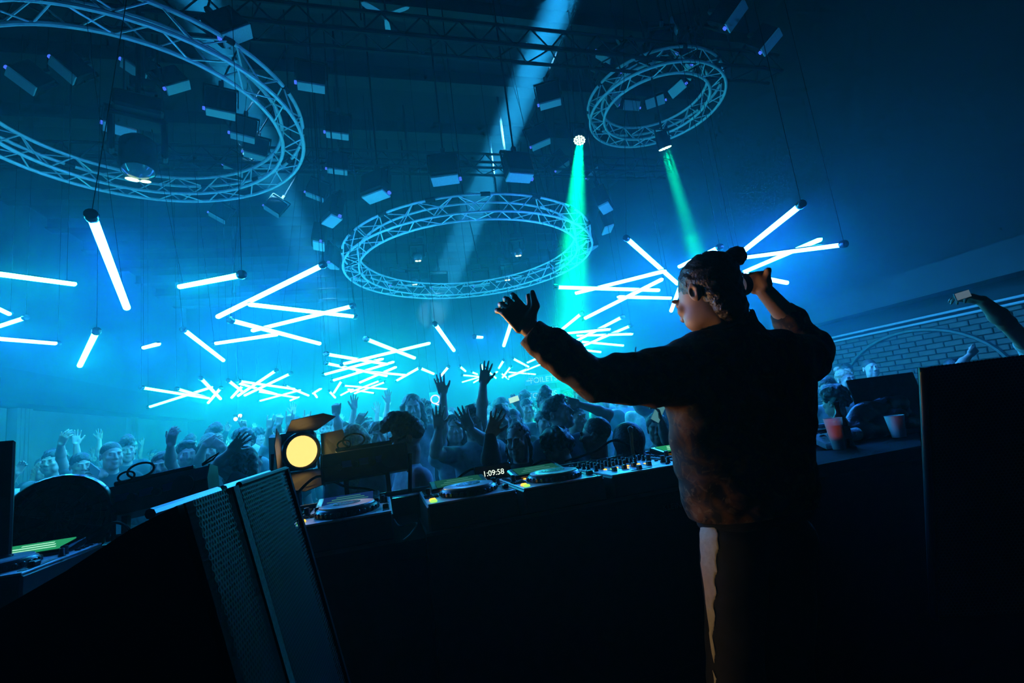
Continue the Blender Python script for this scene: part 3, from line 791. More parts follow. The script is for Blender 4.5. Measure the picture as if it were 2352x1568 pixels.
# ---- mixer
r = empty('dj_mixer', (.985, FY+.012, DT+.005)); H = .10
MB().box((0, .2, H/2), (.335, .40, H), bev=.006).build('body', M_plastic, r)
MB().box((0, .2, H+.003), (.328, .393, .006), bev=.002).build('top_plate', M_plate, r)
for c in range(4):
    x = -.105+c*.052
    for k in range(5): link('knob', KNOB, r, (x, .36-k*.037, H+.006))
    MB().box((x, .12, H+.007), (.006, .08, .002)).build('fader_slot', M_plastic, r)
    MB().box((x, .10+.03*((c*7) % 3)/2, H+.014), (.016, .024, .018), bev=.003).build('fader_cap', M_plastic, r)
    MB().box((x+.02, .145, H+.0075), (.004, .06, .002)).build('level_meter', M_amber if c % 2 else M_greenled, r)
    link('cue_button', BTNA, r, (x, .185, H+.004), None, (.6, .6, .8))
for k, (x, y) in enumerate(((.13, .36), (.13, .32), (.13, .28), (.13, .235), (.13, .12), (.13, .08), (-.148, .36), (-.148, .31), (-.148, .26), (-.148, .18))): link('knob', KNOBL if k in (3, 4) else KNOB, r, (x, y, H+.006))
for k, (x, y) in enumerate(((.105, .05), (.14, .05), (.1, .19), (.14, .19))): link('button', BTN, r, (x, y, H+.006))
MB().box((-.02, .035, H+.007), (.09, .006, .002)).build('fader_slot', M_plastic, r); MB().box((-.03, .035, H+.014), (.014, .028, .018), bev=.003).build('fader_cap', M_plastic, r)
tag(r, 'four-channel mixer bristling with black knobs between two players', 'mixer')

# ---- timer display
r = empty('timer_display', (.472, 2.235, DT+.022))
MB().box((0, 0, .115), (.17, .03, .07), rx(-.2), bev=.005).build('body', M_blackgloss, r)
MB().box((0, .02, .03), (.1, .08, .104), bev=.005).build('stand', M_plastic, r)
link('digits', text_mesh('1:09:58', .034, .0005, emat('digits_white', (.8, 1.0, .75), 1.3), 'CENTER'), r, (0.0, -.0185, .105), (PI/2-.2, 0, 0))
tag(r, 'small black timer showing 1:09:58 between two players', 'timer')

# ------------------------------------------------------------------ strobe lights seen from behind, on the crowd side of the desk
M_lbl = mat('panel_label_blue', (.06, .10, .45), .5)
def strobe(loc, rot, w, label):
    r = empty('strobe_light', loc, rot)
    poly = [(-w/2, -.05, -.065), (-w/2, -.062, .0), (-w/2, -.03, .06), (-w/2, .05, .065), (-w/2, .07, -.065)]
    MB().prism(poly, (w, 0, 0)).build('housing', mat('strobe_shell', (.022, .023, .028), .45, var=.2, scale=40), r)
    for s in (-1, 1):
        MB().prism([(s*(w/2+.002), y*1.12, z*1.1) for (_, y, z) in poly], (s*.006, 0, 0)).build('end_plate', M_darksteel, r)
    for k in range(3):
        x = -w*.32+k*w*.2
        MB().cyl((x, -.045, -.01), (x, -.085, -.012), .017, .014, 12).build('connector', M_plastic, r, smooth=True)
        MB().box((x+w*.1, -.062, .0), (w*.11, .006, .028), rx(-.1)).build('panel_label', M_lbl, r)
    MB().lathe([(.04, 0), (.04, .012), (.03, .016)], 20, c=(w*.3, -.056, -.005), R=rx(PI/2)).build('fan_guard', M_plastic, r, smooth=True)
    MB().box((0, .0, .075), (w*.7, .03, .018), bev=.004).build('top_rail', M_black, r)
    t = MB(); pts = [(-w*.12+.035*math.cos(a)*1.4, -.01, .11+.03*math.sin(a)) for a in np.linspace(-2.2, 4.2, 22)]; t.tube(pts, .0045, 6); t.build('cable_loop', M_cable, r, smooth=True)
    t = MB(); pts = [(-w*.24+.03*math.cos(a), -.015, .095+.02*math.sin(a)) for a in np.linspace(-1.5, 4.0, 18)]; t.tube(pts, .004, 6); t.build('cable_loop', M_cable, r, smooth=True)
    MB().tube([(w*.42, 0, .075), (w*.52, 0, .09), (w*.58, 0, .115), (w*.5, 0, .10), (w*.42, 0, .08)], .004, 6).build('hook', M_cable, r, smooth=True)
    y = MB()
    for s in (-1, 1): y.box((s*w*.25, .0, -.12), (.02, .03, .12))
    y.box((0, 0, -.17), (w*.5+.02, .05, .02)); y.cyl((0, 0, -.17), (0, 0, -.24), .02, n=10)
    y.build('bracket', M_black, r)
    tag(r, label, 'strobe light', 'strobe lights on the desk edge')
strobe((-.085, 2.44, 1.392), (-.15, -.02, .02), .37, 'black strobe light seen from behind, beside the warm lamp')
strobe((-.93, 2.42, 1.385), (-.25, -.10, -.02), .42, 'black strobe light with blue labels and cable loops, left of the perforated speaker')

# ---- round drum fan and dark upright screen at the frame edge
r = empty('round_fan', (-1.20, 2.30, 1.15)); R = rx(math.radians(62))@ry(math.radians(0)); R = rz(.25)@rx(math.radians(68)); c0 = np.array([0, 0, .19])
MB().lathe([(.155, -.05), (.168, -.045), (.172, .03), (.160, .048), (.152, .05), (.15, .04), (.15, -.03)], 40, c=c0, R=R, cap=False).build('drum', M_blackgloss, r, smooth=True)
g = MB()
for rr in (.03, .055, .08, .105, .13):
    g.tube([c0+R@np.array([rr*math.cos(a), rr*math.sin(a), .04+.015*(1-rr/.15)]) for a in np.linspace(0, 2*PI, 32)[:-1]], .0022, 5, closed=True)
for k in range(24):
    a = 2*PI*k/24; g.cyl(c0+R@np.array([.02*math.cos(a), .02*math.sin(a), .053]), c0+R@np.array([.152*math.cos(a), .152*math.sin(a), .038]), .0018, n=4)
g.build('guard', M_black, r)
MB().lathe([(.15, -.03), (.15, -.036)], 32, c=c0, R=R).build('back_plate', M_black, r)
for k in range(5):
    a = 2*PI*k/5
    MB().prism([c0+R@(rz(a)@np.array(q)) for q in ((.02, -.012, .0), (.13, -.05, .012), (.14, .03, -.012), (.02, .012, -.006))], tuple(R@np.array([0, 0, .004]))).build('blade', M_plastic, r)
MB().lathe([(.03, -.02), (.035, .02), (.02, .035)], 16, c=c0, R=R).build('hub', M_plastic, r, smooth=True)
s = MB()
for q in (-1, 1): s.cyl((q*.175, 0, .0), (q*.175, 0, .19), .008, n=8)
s.box((0, 0, .005), (.37, .12, .02)); s.build('foot', M_black, r)
MB().prism([(-.12, .02, .02), (.10, .02, .02), (.06, .02, .11), (-.10, .02, .13)], (0, .006, 0)).build('base_plate', mat('white_card', (.6, .62, .65), .6), r)
tag(r, 'round black drum fan behind the green screen at the frame edge', 'fan')
r = empty('flat_screen', (-1.16, 1.93, DT+.0), (0, 0, .45))
MB().box((-.14, 0, .295), (.34, .035, .40), bev=.006).build('panel', M_black, r)
MB().box((-.14, .018, .295), (.31, .004, .37)).build('back_cover', M_plastic, r)
MB().box((-.14, 0, .05), (.05, .03, .10)).box((-.14, 0, .006), (.2, .14, .012), bev=.003).build('stand', M_black, r)
tag(r, 'dark flat screen standing at the frame edge', 'screen')

# ------------------------------------------------------------------ warm lamp with barn doors
LP = at(694, 1036, 2.42)
tgt = at(1330, 1010, 1.35)
dr = (tgt-LP)/np.linalg.norm(tgt-LP); dr = np.array([dr[0], dr[1]-.22, dr[2]-.02]); dr /= np.linalg.norm(dr)
xx, yy, dd = frame(dr); R = np.stack([xx, yy, dd], 1)
r = empty('barn_door_lamp', LP)
M_lampbody = mat('lamp_body', (.02, .02, .022), .45); M_door = mat('barn_door', (.16, .15, .14), .4, .3)
MB().box(R@np.array([0, 0, -.13]), (.19, .19, .18), R, bev=.015).build('body', M_lampbody, r)
MB().lathe([(.09, -.05), (.095, .0), (.085, .005), (.078, .0)], 28, R=R, cap=False).build('snout', M_lampbody, r, smooth=True)
WARM = (1.0, .62, .16)
MB().lathe([(.077, -.004), (.06, .010), (.03, .017), (.004, .019)], 28, R=R).build('lens', emat('warm_lens', (1.0, .64, .18), 1.4), r, smooth=True)
MB().lathe([(.082, -.002), (.086, .012), (.080, .014)], 28, R=R, cap=False).build('lens_ring', mat('lens_ring_brass', (.5, .33, .1), .3, .6), r, smooth=True)
for k in range(4):
    a = k*PI/2; Rk = R@rz(a)
    m = MB(); b = .095; L = .13; sp = .06
    q = [np.array([-.075, b, 0]), np.array([.075, b, 0]), np.array([.125, b+sp, L]), np.array([.05, b+sp+.02, L+.03]), np.array([-.09, b+sp, L])]
    m.prism([Rk@p_ for p_ in q], tuple(Rk@np.array([0, .003, 0]))); m.build('barn_door', M_door, r)
m = MB(); m.tube([R@np.array([.11, 0, -.1]), R@np.array([.12, 0, -.1])+np.array([0, 0, -.16]), R@np.array([-.12, 0, -.1])+np.array([0, 0, -.16]), R@np.array([-.11, 0, -.1])], .009, 6); m.build('yoke', M_black, r)
MB().cyl(R@np.array([0, 0, -.1])+np.array([0, 0, -.16]), (0, .05, -LP[2]+.02), .018, n=10).build('stand_pole', M_black, r)
MB().lathe([(.2, 0), (.2, .02), (.03, .03)], 20, c=(0, .05, -LP[2]+.002)).build('stand_foot', M_black, r)
spot('warm_beam', LP+dr*.03, np.array([.72, 1.25, 1.42]), 100.0, (1.0, .50, .14), 50, .5, .05)
tag(r, 'warm yellow theatre lamp with open barn doors at the crowd edge', 'lamp')

# ------------------------------------------------------------------ perforated speakers
def perforated(m, o, u, v, nu, nv, pitch, hole, keep=lambda a, b: True):
    """adds a plate pierced by staggered six-sided holes; o corner, u/v unit directions"""
    o, u, v = (np.asarray(x, float) for x in (o, u, v)); ph = pitch*math.sqrt(3)/2
    vs, fs = [], []
    for j in range(nv):
        for i in range(nu):
            cx = (i+.5+(.5 if j % 2 else 0))*pitch; cy = (j+.5)*ph
            if not keep(cx, cy): continue
            b = len(vs)
            for k in range(6):
                a = PI/6+k*PI/3; c, s = math.cos(a), math.sin(a)
                vs.append(o+u*(cx+c*pitch/math.sqrt(3))+v*(cy+s*pitch/math.sqrt(3)))
                vs.append(o+u*(cx+c*hole)+v*(cy+s*hole))
            for k in range(6):
                q = (k+1) % 6; fs.append((b+2*k, b+2*q, b+2*q+1, b+2*k+1))
    m.add(vs, fs); return m
M_grille = mat('grille_steel', (.006, .007, .009), .6, .0, spec=.15)
M_cab = mat('speaker_cabinet', (.008, .008, .009), .6, var=.3, scale=50)
M_foam = mat('speaker_foam', (.003, .003, .004), .95)
TLc, TRc = at(440, 1150, .5), at(650, 1078, .84)
BLc = TLc + (at(560, 1568, .5)-TLc)*3.0; BRc = TRc+(BLc-TLc)
u = (TRc-TLc); Lu = np.linalg.norm(u); u /= Lu; v = BLc-TLc; Lv = np.linalg.norm(v); v /= Lv; nrm = np.cross(v, u); nrm /= np.linalg.norm(nrm)
if nrm[0] < 0: nrm = -nrm
r = empty('booth_monitor', (TLc+BRc)/2*np.array([1, 1, 0])+np.array([0, 0, .14]))
# cabinet: wedge-shaped body behind the grille
side = [TLc, at(335, 1203, .5), at(190, 1297, .5), at(-60, 1440, .5), BLc+(at(-60, 1440, .5)-at(440, 1300, .5))*.9, BLc]
cab = MB(); s0 = [p_-nrm*.012-u*.004 for p_ in side]; cab.prism(s0, u*(Lu+.01)); part(r, 'cabinet', M_cab, cab)
part(r, 'foam', M_foam, MB().prism([TLc-nrm*.008, TRc-nrm*.008, BRc-nrm*.008, BLc-nrm*.008], nrm*.002))
fold = .095; pitch = .0068; gap = .03
n1 = int(fold/pitch); n2 = int((Lu-fold-gap)/pitch); nv = int(Lv/(pitch*math.sqrt(3)/2))
part(r, 'side_grille', M_grille, perforated(MB(), TLc+nrm*.001, u, v, n1, nv, pitch, pitch*.36))
part(r, 'front_grille', M_grille, perforated(MB(), TLc+u*(fold+gap)+nrm*.004, u, v, n2, nv, pitch, pitch*.36))
part(r, 'edge_trim', M_grille, MB().tube([TRc+nrm*.004, BRc+nrm*.004], .006, 8).tube([TLc+u*(fold+gap)+nrm*.004, TRc+nrm*.004], .004, 8), True)
part(r, 'grille_strap', mat('strap_green', (.02, .05, .035), .8, var=.4, scale=200), MB().prism([TLc+u*(fold+.008)+nrm*.002, TLc+u*(fold+gap-.004)+nrm*.002, BLc+u*(fold+gap-.004)+nrm*.002, BLc+u*(fold+.008)+nrm*.002], nrm*.003))
ra, rb2 = at(345, 1180, .52), at(618, 1088, .83)
part(r, 'top_rail', mat('rail_satin', (.22, .24, .27), .3, .7), MB().tube([ra, ra*.55+rb2*.45], .006, 8).tube([ra*.5+rb2*.5, rb2], .006, 8), True)
fc = MB().box(((TLc+TRc)[0]/2-.10, (TLc+TRc)[1]/2+.05, (.14+BLc[2])/2-.02), (.42, .46, BLc[2]-.14-.0), bev=.01)
part(r, 'riser_case', M_case, fc)
tag(r, 'black monitor speaker with bent perforated grille standing nearest the camera', 'speaker')

A, Bq = at(2112, 845, 1.5), at(2112, 845, 1.5)+np.array([.62, -.30, 0]); 
u = (Bq-A); Lu = np.linalg.norm(u); u /= Lu; v = at(2130, 1250, 1.5)-A; v /= np.linalg.norm(v); Lv = .78; nrm = np.cross(u, v); 
if nrm@(A-CAMP) > 0: nrm = -nrm
nrm[2] = 0; nrm /= np.linalg.norm(nrm)
r = empty('side_speaker', ((A+Bq)/2)*np.array([1, 1, 0])+np.array([0, 0, .14]))
part(r, 'cabinet', M_cab, MB().prism([A-nrm*.01, A+u*Lu-nrm*.01, A+u*Lu*.7-nrm*.14, A+u*Lu*.3-nrm*.14], v*Lv))
part(r, 'foam', M_foam, MB().prism([A-nrm*.006, A+u*Lu-nrm*.006, A+u*Lu-nrm*.006+v*Lv, A-nrm*.006+v*Lv], nrm*.002))
pitch = .0105
part(r, 'hex_grille', mat('hex_grille_steel', (.06, .065, .075), .4, .3), perforated(MB(), A+u*.025+nrm*.003, u, v, int((Lu-.05)/pitch), int(Lv/(pitch*.866)), pitch, pitch*.44))
part(r, 'frame_edge', mat('frame_edge_black', (.03, .032, .04), .35, .3), MB().tube([A+u*.01, A+u*.01+v*Lv], .012, 10), True)
part(r, 'stand', M_case, MB().box(A+u*Lu/2-nrm*.07+np.array([0, 0, -Lv-(A[2]-Lv-.14)/2]), (.22, .12, A[2]-Lv-.14)))
tag(r, 'black speaker with honeycomb grille on a stand at the frame edge', 'speaker')

# ------------------------------------------------------------------ things on the far end of the desk
def lift(p, z): return np.array([p[0], p[1], z])
b = lift(atz(1907, 1032, DT), DT); b = np.array([2.30, 2.08, DT])
M_clear = mat('clear_plastic', (.75, .85, .9), .1, trans=.0, alpha=.35)
r = empty('drink_glass', b)
MB().lathe([(.030, 0), (.0305, .004), (.044, .158), (.0455, .16), (.0445, .162), (.029, .006)], 24, cap=False).build('cup', M_clear, r, smooth=True)
MB().lathe([(.029, .006), (.0405, .125), (.001, .126)], 24).build('drink', mat('red_drink', (.45, .05, .02), .2, emit=(.5, .06, .02), es=0.0), r, smooth=True)
tag(r, 'tall clear glass of red drink beside the jacket', 'glass')
r = empty('bottle', (2.38, 2.11, DT))
MB().lathe([(.036, 0), (.038, .01), (.038, .13), (.028, .16), (.014, .185), (.014, .225), (.016, .226), (.016, .24)], 24).build('body', mat('brown_bottle', (.03, .014, .006), .15), r, smooth=True)
MB().lathe([(.0385, .045), (.0385, .11)], 24, cap=False).build('label', mat('bottle_label', (.08, .10, .06), .6), r, smooth=True)
tag(r, 'brown beer bottle behind the red drink', 'bottle')
M_towel = mat('towel', (.5, .55, .6), .9, var=.15, scale=120, bump=.6)
r = empty('rolled_towel', (2.46, 2.2, DT+.045), (0, 0, .12))
tw = MB(); 
for k in range(60):
    pass
pts = []
spir = [((.012+.034*t)*math.cos(t*13), (.012+.034*t)*math.sin(t*13)) for t in np.linspace(0, 1, 60)]
vs, fs = [], []
for x in (-.14, .14):
    for (yq, zq) in spir: vs.append((x, yq, zq))
n = len(spir); fs = [(k, k+1, n+k+1, n+k) for k in range(n-1)]
tw.add(vs, fs); ob = tw.build('roll', M_towel, r, smooth=True); md = ob.modifiers.new('thick', 'SOLIDIFY'); md.thickness = .006
MB().prism([(-.2, -.05, -.045), (-.06, -.06, -.045), (-.05, .03, -.02), (-.1, .05, .0), (-.19, .03, -.01)], (0, 0, .03)).build('loose_end', M_towel, r)
tag(r, 'pale rolled towel lying behind the red drink', 'towel')
b = np.array([2.78, 2.12, DT]); r = empty('plastic_cup', b)
MB().lathe([(.033, 0), (.0335, .003), (.047, .118), (.049, .12), (.046, .121), (.032, .005)], 28, cap=False).build('cup', mat('cup_frosted', (.9, .94, 1.0), .3, alpha=.92), r, smooth=True)
MB().lathe([(.032, .005), (.0445, .1), (.001, .101)], 24).build('drink', mat('pale_drink', (.7, .78, .85), .3), r, smooth=True)
MB().box((.028, -.034, .09), (.03, .002, .012), rz(.6)).box((.028, -.032, .072), (.03, .002, .006), rz(.6)).build('print', mat('cup_print', (.05, .06, .08), .5), r)
tag(r, 'frosted plastic cup standing alone on the desk end', 'cup')
r = empty('laptop', (3.06, 2.22, DT+.004), (0, 0, -.32))
MB().box((0, .0, .01), (.36, .25, .02), bev=.004).build('base', M_plastic, r)
MB().box((-.02, .15, .21), (.42, .012, .27), rx(-.2), bev=.004).build('lid', M_black, r)
MB().cyl((-.17, .125, .02), (.17, .125, .02), .008, n=8).build('hinge', M_darksteel, r)
tag(r, 'open dark laptop seen from the side of the honeycomb speaker', 'laptop')

# added warm lamp, unseen behind the near speaker, to light the trousers
r = empty('added_warm_lamp', (-.45, 1.45, .14))
MB().lathe([(.09, 0), (.09, .015), (.02, .025)], 20).build('foot', M_black, r, smooth=True)
MB().cyl((0, 0, .02), (0, 0, .82), .012, n=8).build('stem', M_black, r)
Rl = rotm((0, 0, 1), (1.0, -.15, -.02))
MB().lathe([(.03, -.09), (.055, -.05), (.07, .03)], 20, c=(0, 0, .86), R=Rl, cap=False).build('shade', M_black, r, smooth=True)
MB().lathe([(.02, -.03), (.03, 0), (.012, .025)], 12, c=(0, 0, .86), R=Rl).build('bulb', emat('bulb_warm', (1.0, .55, .18), 4.0), r, smooth=True)
spot('added_warm_light', np.array([-.45, 1.45, 1.0])+np.array([.07, -.01, 0]), (.85, 1.25, .90), 9.0, (1.0, .62, .25), 40, .6, .03)
tag(r, 'small added warm lamp standing unseen behind the near speaker', 'lamp')

# added box with a red lamp, unseen behind the man, reddening the drink
r = empty('added_red_box', (1.86, 1.98, DT))
MB().box((0, 0, .03), (.16, .10, .06), bev=.006).build('body', M_plastic, r)
MB().lathe([(.012, 0), (.012, .008), (.006, .014)], 12, c=(.05, 0, .06)).build('added_red_lamp', emat('added_red_emit', (1.0, .12, .03), 5.0), r, smooth=True)
for k in range(3): MB().lathe([(.016, 0), (.014, .004)], 12, c=(-.06+k*.035, 0, .06)).build('socket', M_blackgloss, r)
spot('added_red_glow', (1.91, 1.98, DT+.085), (2.30, 2.08, DT+.12), 1.3, (1.0, .16, .04), 22, .7, .012)
tag(r, 'added black box with red lamp, unseen behind the man', 'power box')

# black jacket lying in a heap on the desk end
s = Sdf((-.34, -.2, -.02), (.34, .2, .3), .012)
for (a, b_, r0, r1) in (((-.26, 0, .03), (-.05, .02, .13), .04, .06), ((-.05, .02, .13), (.2, .0, .15), .06, .055), ((.2, 0, .15), (.28, .02, .05), .05, .04), ((-.2, -.05, .03), (.25, -.05, .03), .05, .05), ((-.1, .08, .03), (.2, .08, .05), .05, .06), ((-.05, -.06, .06), (.1, -.08, .09), .03, .04)):
    s.cone(a, b_, r0, r1, .03)
s.ripple(.008, 40)
r = empty('jacket_heap', (2.86, 2.30, DT+.012)); s.build('cloth', mat('black_nylon', (.02, .021, .025), .4, var=.3, scale=40, bump=.4), r)
tag(r, 'black jacket lying in a heap behind the frosted cup', 'jacket')
# loose cables, gooseneck lamp on the desk
def cable(pts, rad, label, name='cable', m=M_cable):
    P = [np.array(p, float) for p in pts]; out = []
    for i in range(len(P)-1):
        p0, p1, p2, p3 = P[max(i-1, 0)], P[i], P[i+1], P[min(i+2, len(P)-1)]
        for t in np.linspace(0, 1, 8, endpoint=(i == len(P)-2)):
            out.append(.5*((2*p1)+(-p0+p2)*t+(2*p0-5*p1+4*p2-p3)*t*t+(-p0+3*p1-3*p2+p3)*t**3))
    o = MB().tube(out, rad, 6).build(name, m, smooth=True); tag(o, label, 'cable', 'loose cables on the desk'); return o
cable([(.02, 2.25, DT+.006), (.04, 2.05, DT+.008), (.10, 1.98, DT+.02), (.07, 1.86, DT+.008), (.04, 1.78, DT+.006)], .0035, 'thin pale cable curling in the gap between players', m=mat('cable_grey', (.2, .22, .25), .4))
cable([(-.42, 2.35, DT+.12), (-.30, 2.42, DT+.22), (-.18, 2.40, DT+.16), (-.05, 2.36, DT+.12), (.02, 2.30, DT+.02)], .006, 'black cable arching from strobe light to the desk')
cable([(.30, 2.28, DT+.12), (.40, 2.32, DT+.16), (.52, 2.30, DT+.13), (.60, 2.30, DT+.10), (.75, 2.32, DT+.15), (.82, 2.26, DT+.10)], .006, 'black cable humped behind the timer')
cable([(.85, 2.30, DT+.13), (1.0, 2.26, DT+.16), (1.10, 2.24, DT+.20), (1.22, 2.28, DT+.14), (1.28, 2.30, DT+.05)], .006, 'black cable looping behind the mixer')
cable([(-1.02, 1.98, DT+.14), (-.92, 2.0, DT+.18), (-.86, 1.96, DT+.19), (-.80, 1.9, DT+.16), (-.78, 1.85, DT+.1)], .005, 'black cable lying over the frame-edge player')
r = empty('gooseneck_lamp', (1.13, 2.12, DT+.11))
MB().tube([(0, 0, 0), (0, 0, .07), (.005, 0, .10), (.0, -.01, .13)], .008, 8).build('neck', mat('lamp_bronze', (.12, .07, .03), .4, .5), r, smooth=True)
MB().lathe([(.03, 0), (.028, .012), (.01, .018)], 16).build('foot', M_plastic, r, smooth=True)
MB().lathe([(.011, 0), (.013, .02), (.006, .028)], 12, c=(0, -.01, .125)).build('lamp_tip', M_plastic, r, smooth=True)
tag(r, 'small bronze gooseneck lamp rising behind the mixer', 'lamp')
cable([(.10, 2.33, DT+.10), (.11, 2.34, DT+.2), (.115, 2.34, DT+.27)], .01, 'short black upright plug cable beside the back rail')

# ------------------------------------------------------------------ people
SKINS = [mat('skin_%d' % k, c, .55, var=.08, scale=30) for k, c in enumerate(((.50, .34, .26), (.40, .26, .19), (.56, .40, .32)))]
HAIRS = {k: mat('hair_'+k, c, .5, var=.4, scale=90, bump=.5) for k, c in {'black': (.012, .011, .012), 'brown': (.05, .032, .022), 'blond': (.32, .24, .13), 'buzz': (.05, .042, .036)}.items()}
CLOTH = {k: mat('cloth_'+k, c, .85, var=.2, scale=25, bump=.25) for k, c in {'black': (.015, .015, .018), 'navy': (.03, .04, .08), 'white': (.62, .64, .66), 'grey': (.2, .21, .23), 'olive': (.09, .1, .05), 'red': (.3, .06, .05), 'stripe': (.4, .42, .45)}.items()}
M_jeans = mat('dark_trousers', (.02, .024, .035), .85, var=.25, scale=20); M_shoe = mat('shoe_black', (.02, .02, .02), .5)

def head_sdf(c, Rh, s, h, neck_to=None, open_mouth=False):
    """head with face pointing along Rh @ -Y; c = middle of the head"""
    g = Sdf(c-np.array([.15, .15, .17])*s, c+np.array([.15, .15, .15])*s, h)
    P = lambda x, y, z: c+Rh@(np.array([x, y, z])*s)
    E = lambda p, r, k=.015, sub=False, R2=None: g.ell(P(*p), np.array(r)*s, Rh if R2 is None else Rh@R2, k*s, sub)
    E((0, .018, .032), (.074, .094, .086), .0)
    E((0, -.022, -.030), (.060, .070, .088), .03)
    E((0, -.058, -.098), (.030, .028, .024), .025)           # chin
    for q in (-1, 1):
        E((q*.045, -.03, -.065), (.020, .045, .035), .02)     # jaw
        E((q*.040, -.068, -.018), (.022, .018, .018), .02)    # cheekbone
        E((q*.031, -.094, .014), (.017, .014, .012), .010, True)   # eye socket
        E((q*.031, -.080, .012), (.0135, .0125, .0115), .003)  # eyeball
        E((q*.030, -.088, .030), (.022, .009, .007), .008)    # brow
        E((q*.076, .020, -.004), (.010, .021, .032), .006, R2=rz(q*.25))   # ear
        E((q*.082, .016, -.004), (.005, .010, .016), .004, True)
    g.cone(P(0, -.090, .018), P(0, -.108, -.022), .008*s, .012*s, .010*s)  # nose
    for q in (-1, 1): E((q*.011, -.098, -.028), (.009, .010, .008), .006)
    E((0, -.086, -.056), (.023, .012, .0075), .006); E((0, -.083, -.069), (.020, .012, .0075), .006)   # lips
    if open_mouth: E((0, -.094, -.063), (.016, .014, .008), .004, True)
    if neck_to is not None: g.cone(P(0, .022, -.075), neck_to, .052*s, .058*s, .025*s)
    return g
def hair_sdf(c, Rh, s, h, style):
    lo = (.17, .19, .22) if style != 'long' else (.2, .22, .45)
    g = Sdf(c-np.array(lo)*s, c+np.array([.18, .2, .2])*s, h)
    P = lambda x, y, z: c+Rh@(np.array([x, y, z])*s)
    E = lambda p, r, k=.015, sub=False: g.ell(P(*p), np.array(r)*s, Rh, k*s, sub)
    if style == 'buzz':
        E((0, .022, .038), (.077, .096, .086), 0); E((0, -.075, -.035), (.085, .07, .085), .008, True); E((0, .02, -.09), (.1, .1, .075), .01, True)
    elif style in ('short', 'quiff', 'curly', 'spiky'):
        E((0, .026, .046), (.083, .100, .086), 0)
        if style == 'quiff': g.chain([P(0, .03, .125), P(0, -.045, .132), P(.005, -.095, .108), P(.008, -.112, .088)], [.04*s, .045*s, .034*s, .02*s], .03*s); E((.03, -.05, .115), (.035, .05, .025), .02); E((-.03, -.05, .115), (.035, .05, .025), .02)
        elif style == 'curly': E((0, .01, .085), (.105, .112, .08), .02); E((0, .06, .03), (.1, .07, .08), .02)
        elif style == 'spiky': E((0, -.035, .105), (.062, .055, .03), .02)
        E((0, -.078, -.035), (.082, .068, .082), .008, True); E((0, .03, -.105), (.095, .09, .07), .012, True)
        if style == 'curly': g.ripple(.010*s, 95/s)
    elif style == 'slick':
        E((0, .03, .036), (.080, .100, .088), 0); E((0, -.082, -.03), (.080, .070, .082), .008, True); g.chain([P(0, .09, .02), P(0, .12, -.03), P(0, .11, -.12)], [.05*s, .04*s, .025*s], .02*s)
        for q in (-1, 1): g.chain([P(q*.072, .0, .03), P(q*.085, -.01, -.05), P(q*.075, -.02, -.14), P(q*.07, -.02, -.19)], [.014*s, .012*s, .012*s, .008*s], .012*s)
    elif style == 'long':
        E((0, .03, .038), (.086, .102, .090), 0); E((0, .055, -.08), (.092, .06, .13), .03); g.cone(P(0, .07, -.1), P(0, .075, -.30), .085*s, .05*s, .03*s)
        for q in (-1, 1): g.chain([P(q*.075, .0, .02), P(q*.09, .0, -.1), P(q*.085, -.01, -.24), P(q*.07, -.02, -.33)], [.03*s, .03*s, .028*s, .015*s], .02*s)
        E((0, -.088, -.045), (.07, .075, .1), .01, True)
    elif style == 'bun':
        E((0, .026, .042), (.080, .099, .086), 0); E((0, .085, .125), (.045, .045, .042), .015)
        E((0, -.08, -.03), (.082, .070, .086), .008, True); E((0, .02, -.11), (.1, .085, .075), .012, True)
    elif style == 'cap':
        E((0, .022, .060), (.086, .104, .078), 0); g.box(P(0, .02, -.03), np.array([.12, .14, .05])*s, Rh, .01, .01, True)
        g.ell(P(0, -.105, .030), np.array([.062, .062, .010])*s, Rh, .008*s)
    elif style == 'hood':
        E((0, .035, .035), (.105, .115, .115), 0); E((0, .06, -.12), (.12, .09, .09), .05); E((0, -.10, -.02), (.072, .09, .10), .01, True)
    if style in ('short', 'quiff', 'slick', 'long', 'spiky', 'bun'): g.ripple(.0035*s, 160/s)
    return g
def hand_sdf(g, w, f, n, side, s=1.0, curl=(.25, .25, .3, .35), thumb=.7, spread=.10, pinch=False):
    """w wrist, f towards fingers, n palm normal, side = vector to the thumb side is side*cross(f,n)"""
    f = f/np.linalg.norm(f); n = n-f*(n@f); n /= np.linalg.norm(n); t = np.cross(f, n)*side
    g.box(w+f*.048*s, (.038*s, .046*s, .0125*s), np.stack([t, f, n], 1), .012*s, .006*s)
    g.ell(w+f*.03*s+t*.022*s+n*.008*s, np.array([.018, .032, .014])*s, np.stack([t, f, n], 1), .012*s)
    L = (.074, .083, .077, .060)
    for i in range(4):
        x = .0285-.019*i; d = f+t*(spread*(1.5-i)); d /= np.linalg.norm(d); p = w+f*(.088 if i in (1, 2) else .082)*s+t*x*s
        a = curl[i]; seg = (.46, .31, .23); rad = (.0092, .0084, .0076, .0066); q = p
        for k in range(3):
            dd = math.cos(a)*d+math.sin(a)*n; q2 = q+dd*L[i]*seg[k]*s; g.cone(q, q2, rad[k]*s, rad[k+1]*s, .004*s); q = q2; a += curl[i]*1.1+.05
    b = w+f*.028*s+t*.030*s+n*.004*s; d1 = f*math.cos(thumb)+t*math.sin(thumb)+n*.15; d1 /= np.linalg.norm(d1)
    m_ = b+d1*.042*s; d2 = d1*.9+f*.35+n*.05; d2 /= np.linalg.norm(d2); e = m_+d2*.034*s
    g.cone(b, m_, .0125*s, .0105*s, .010*s); g.cone(m_, e, .0105*s, .0082*s, .005*s)
FIST = dict(curl=(1.25, 1.3, 1.3, 1.3), thumb=.25, spread=.02)
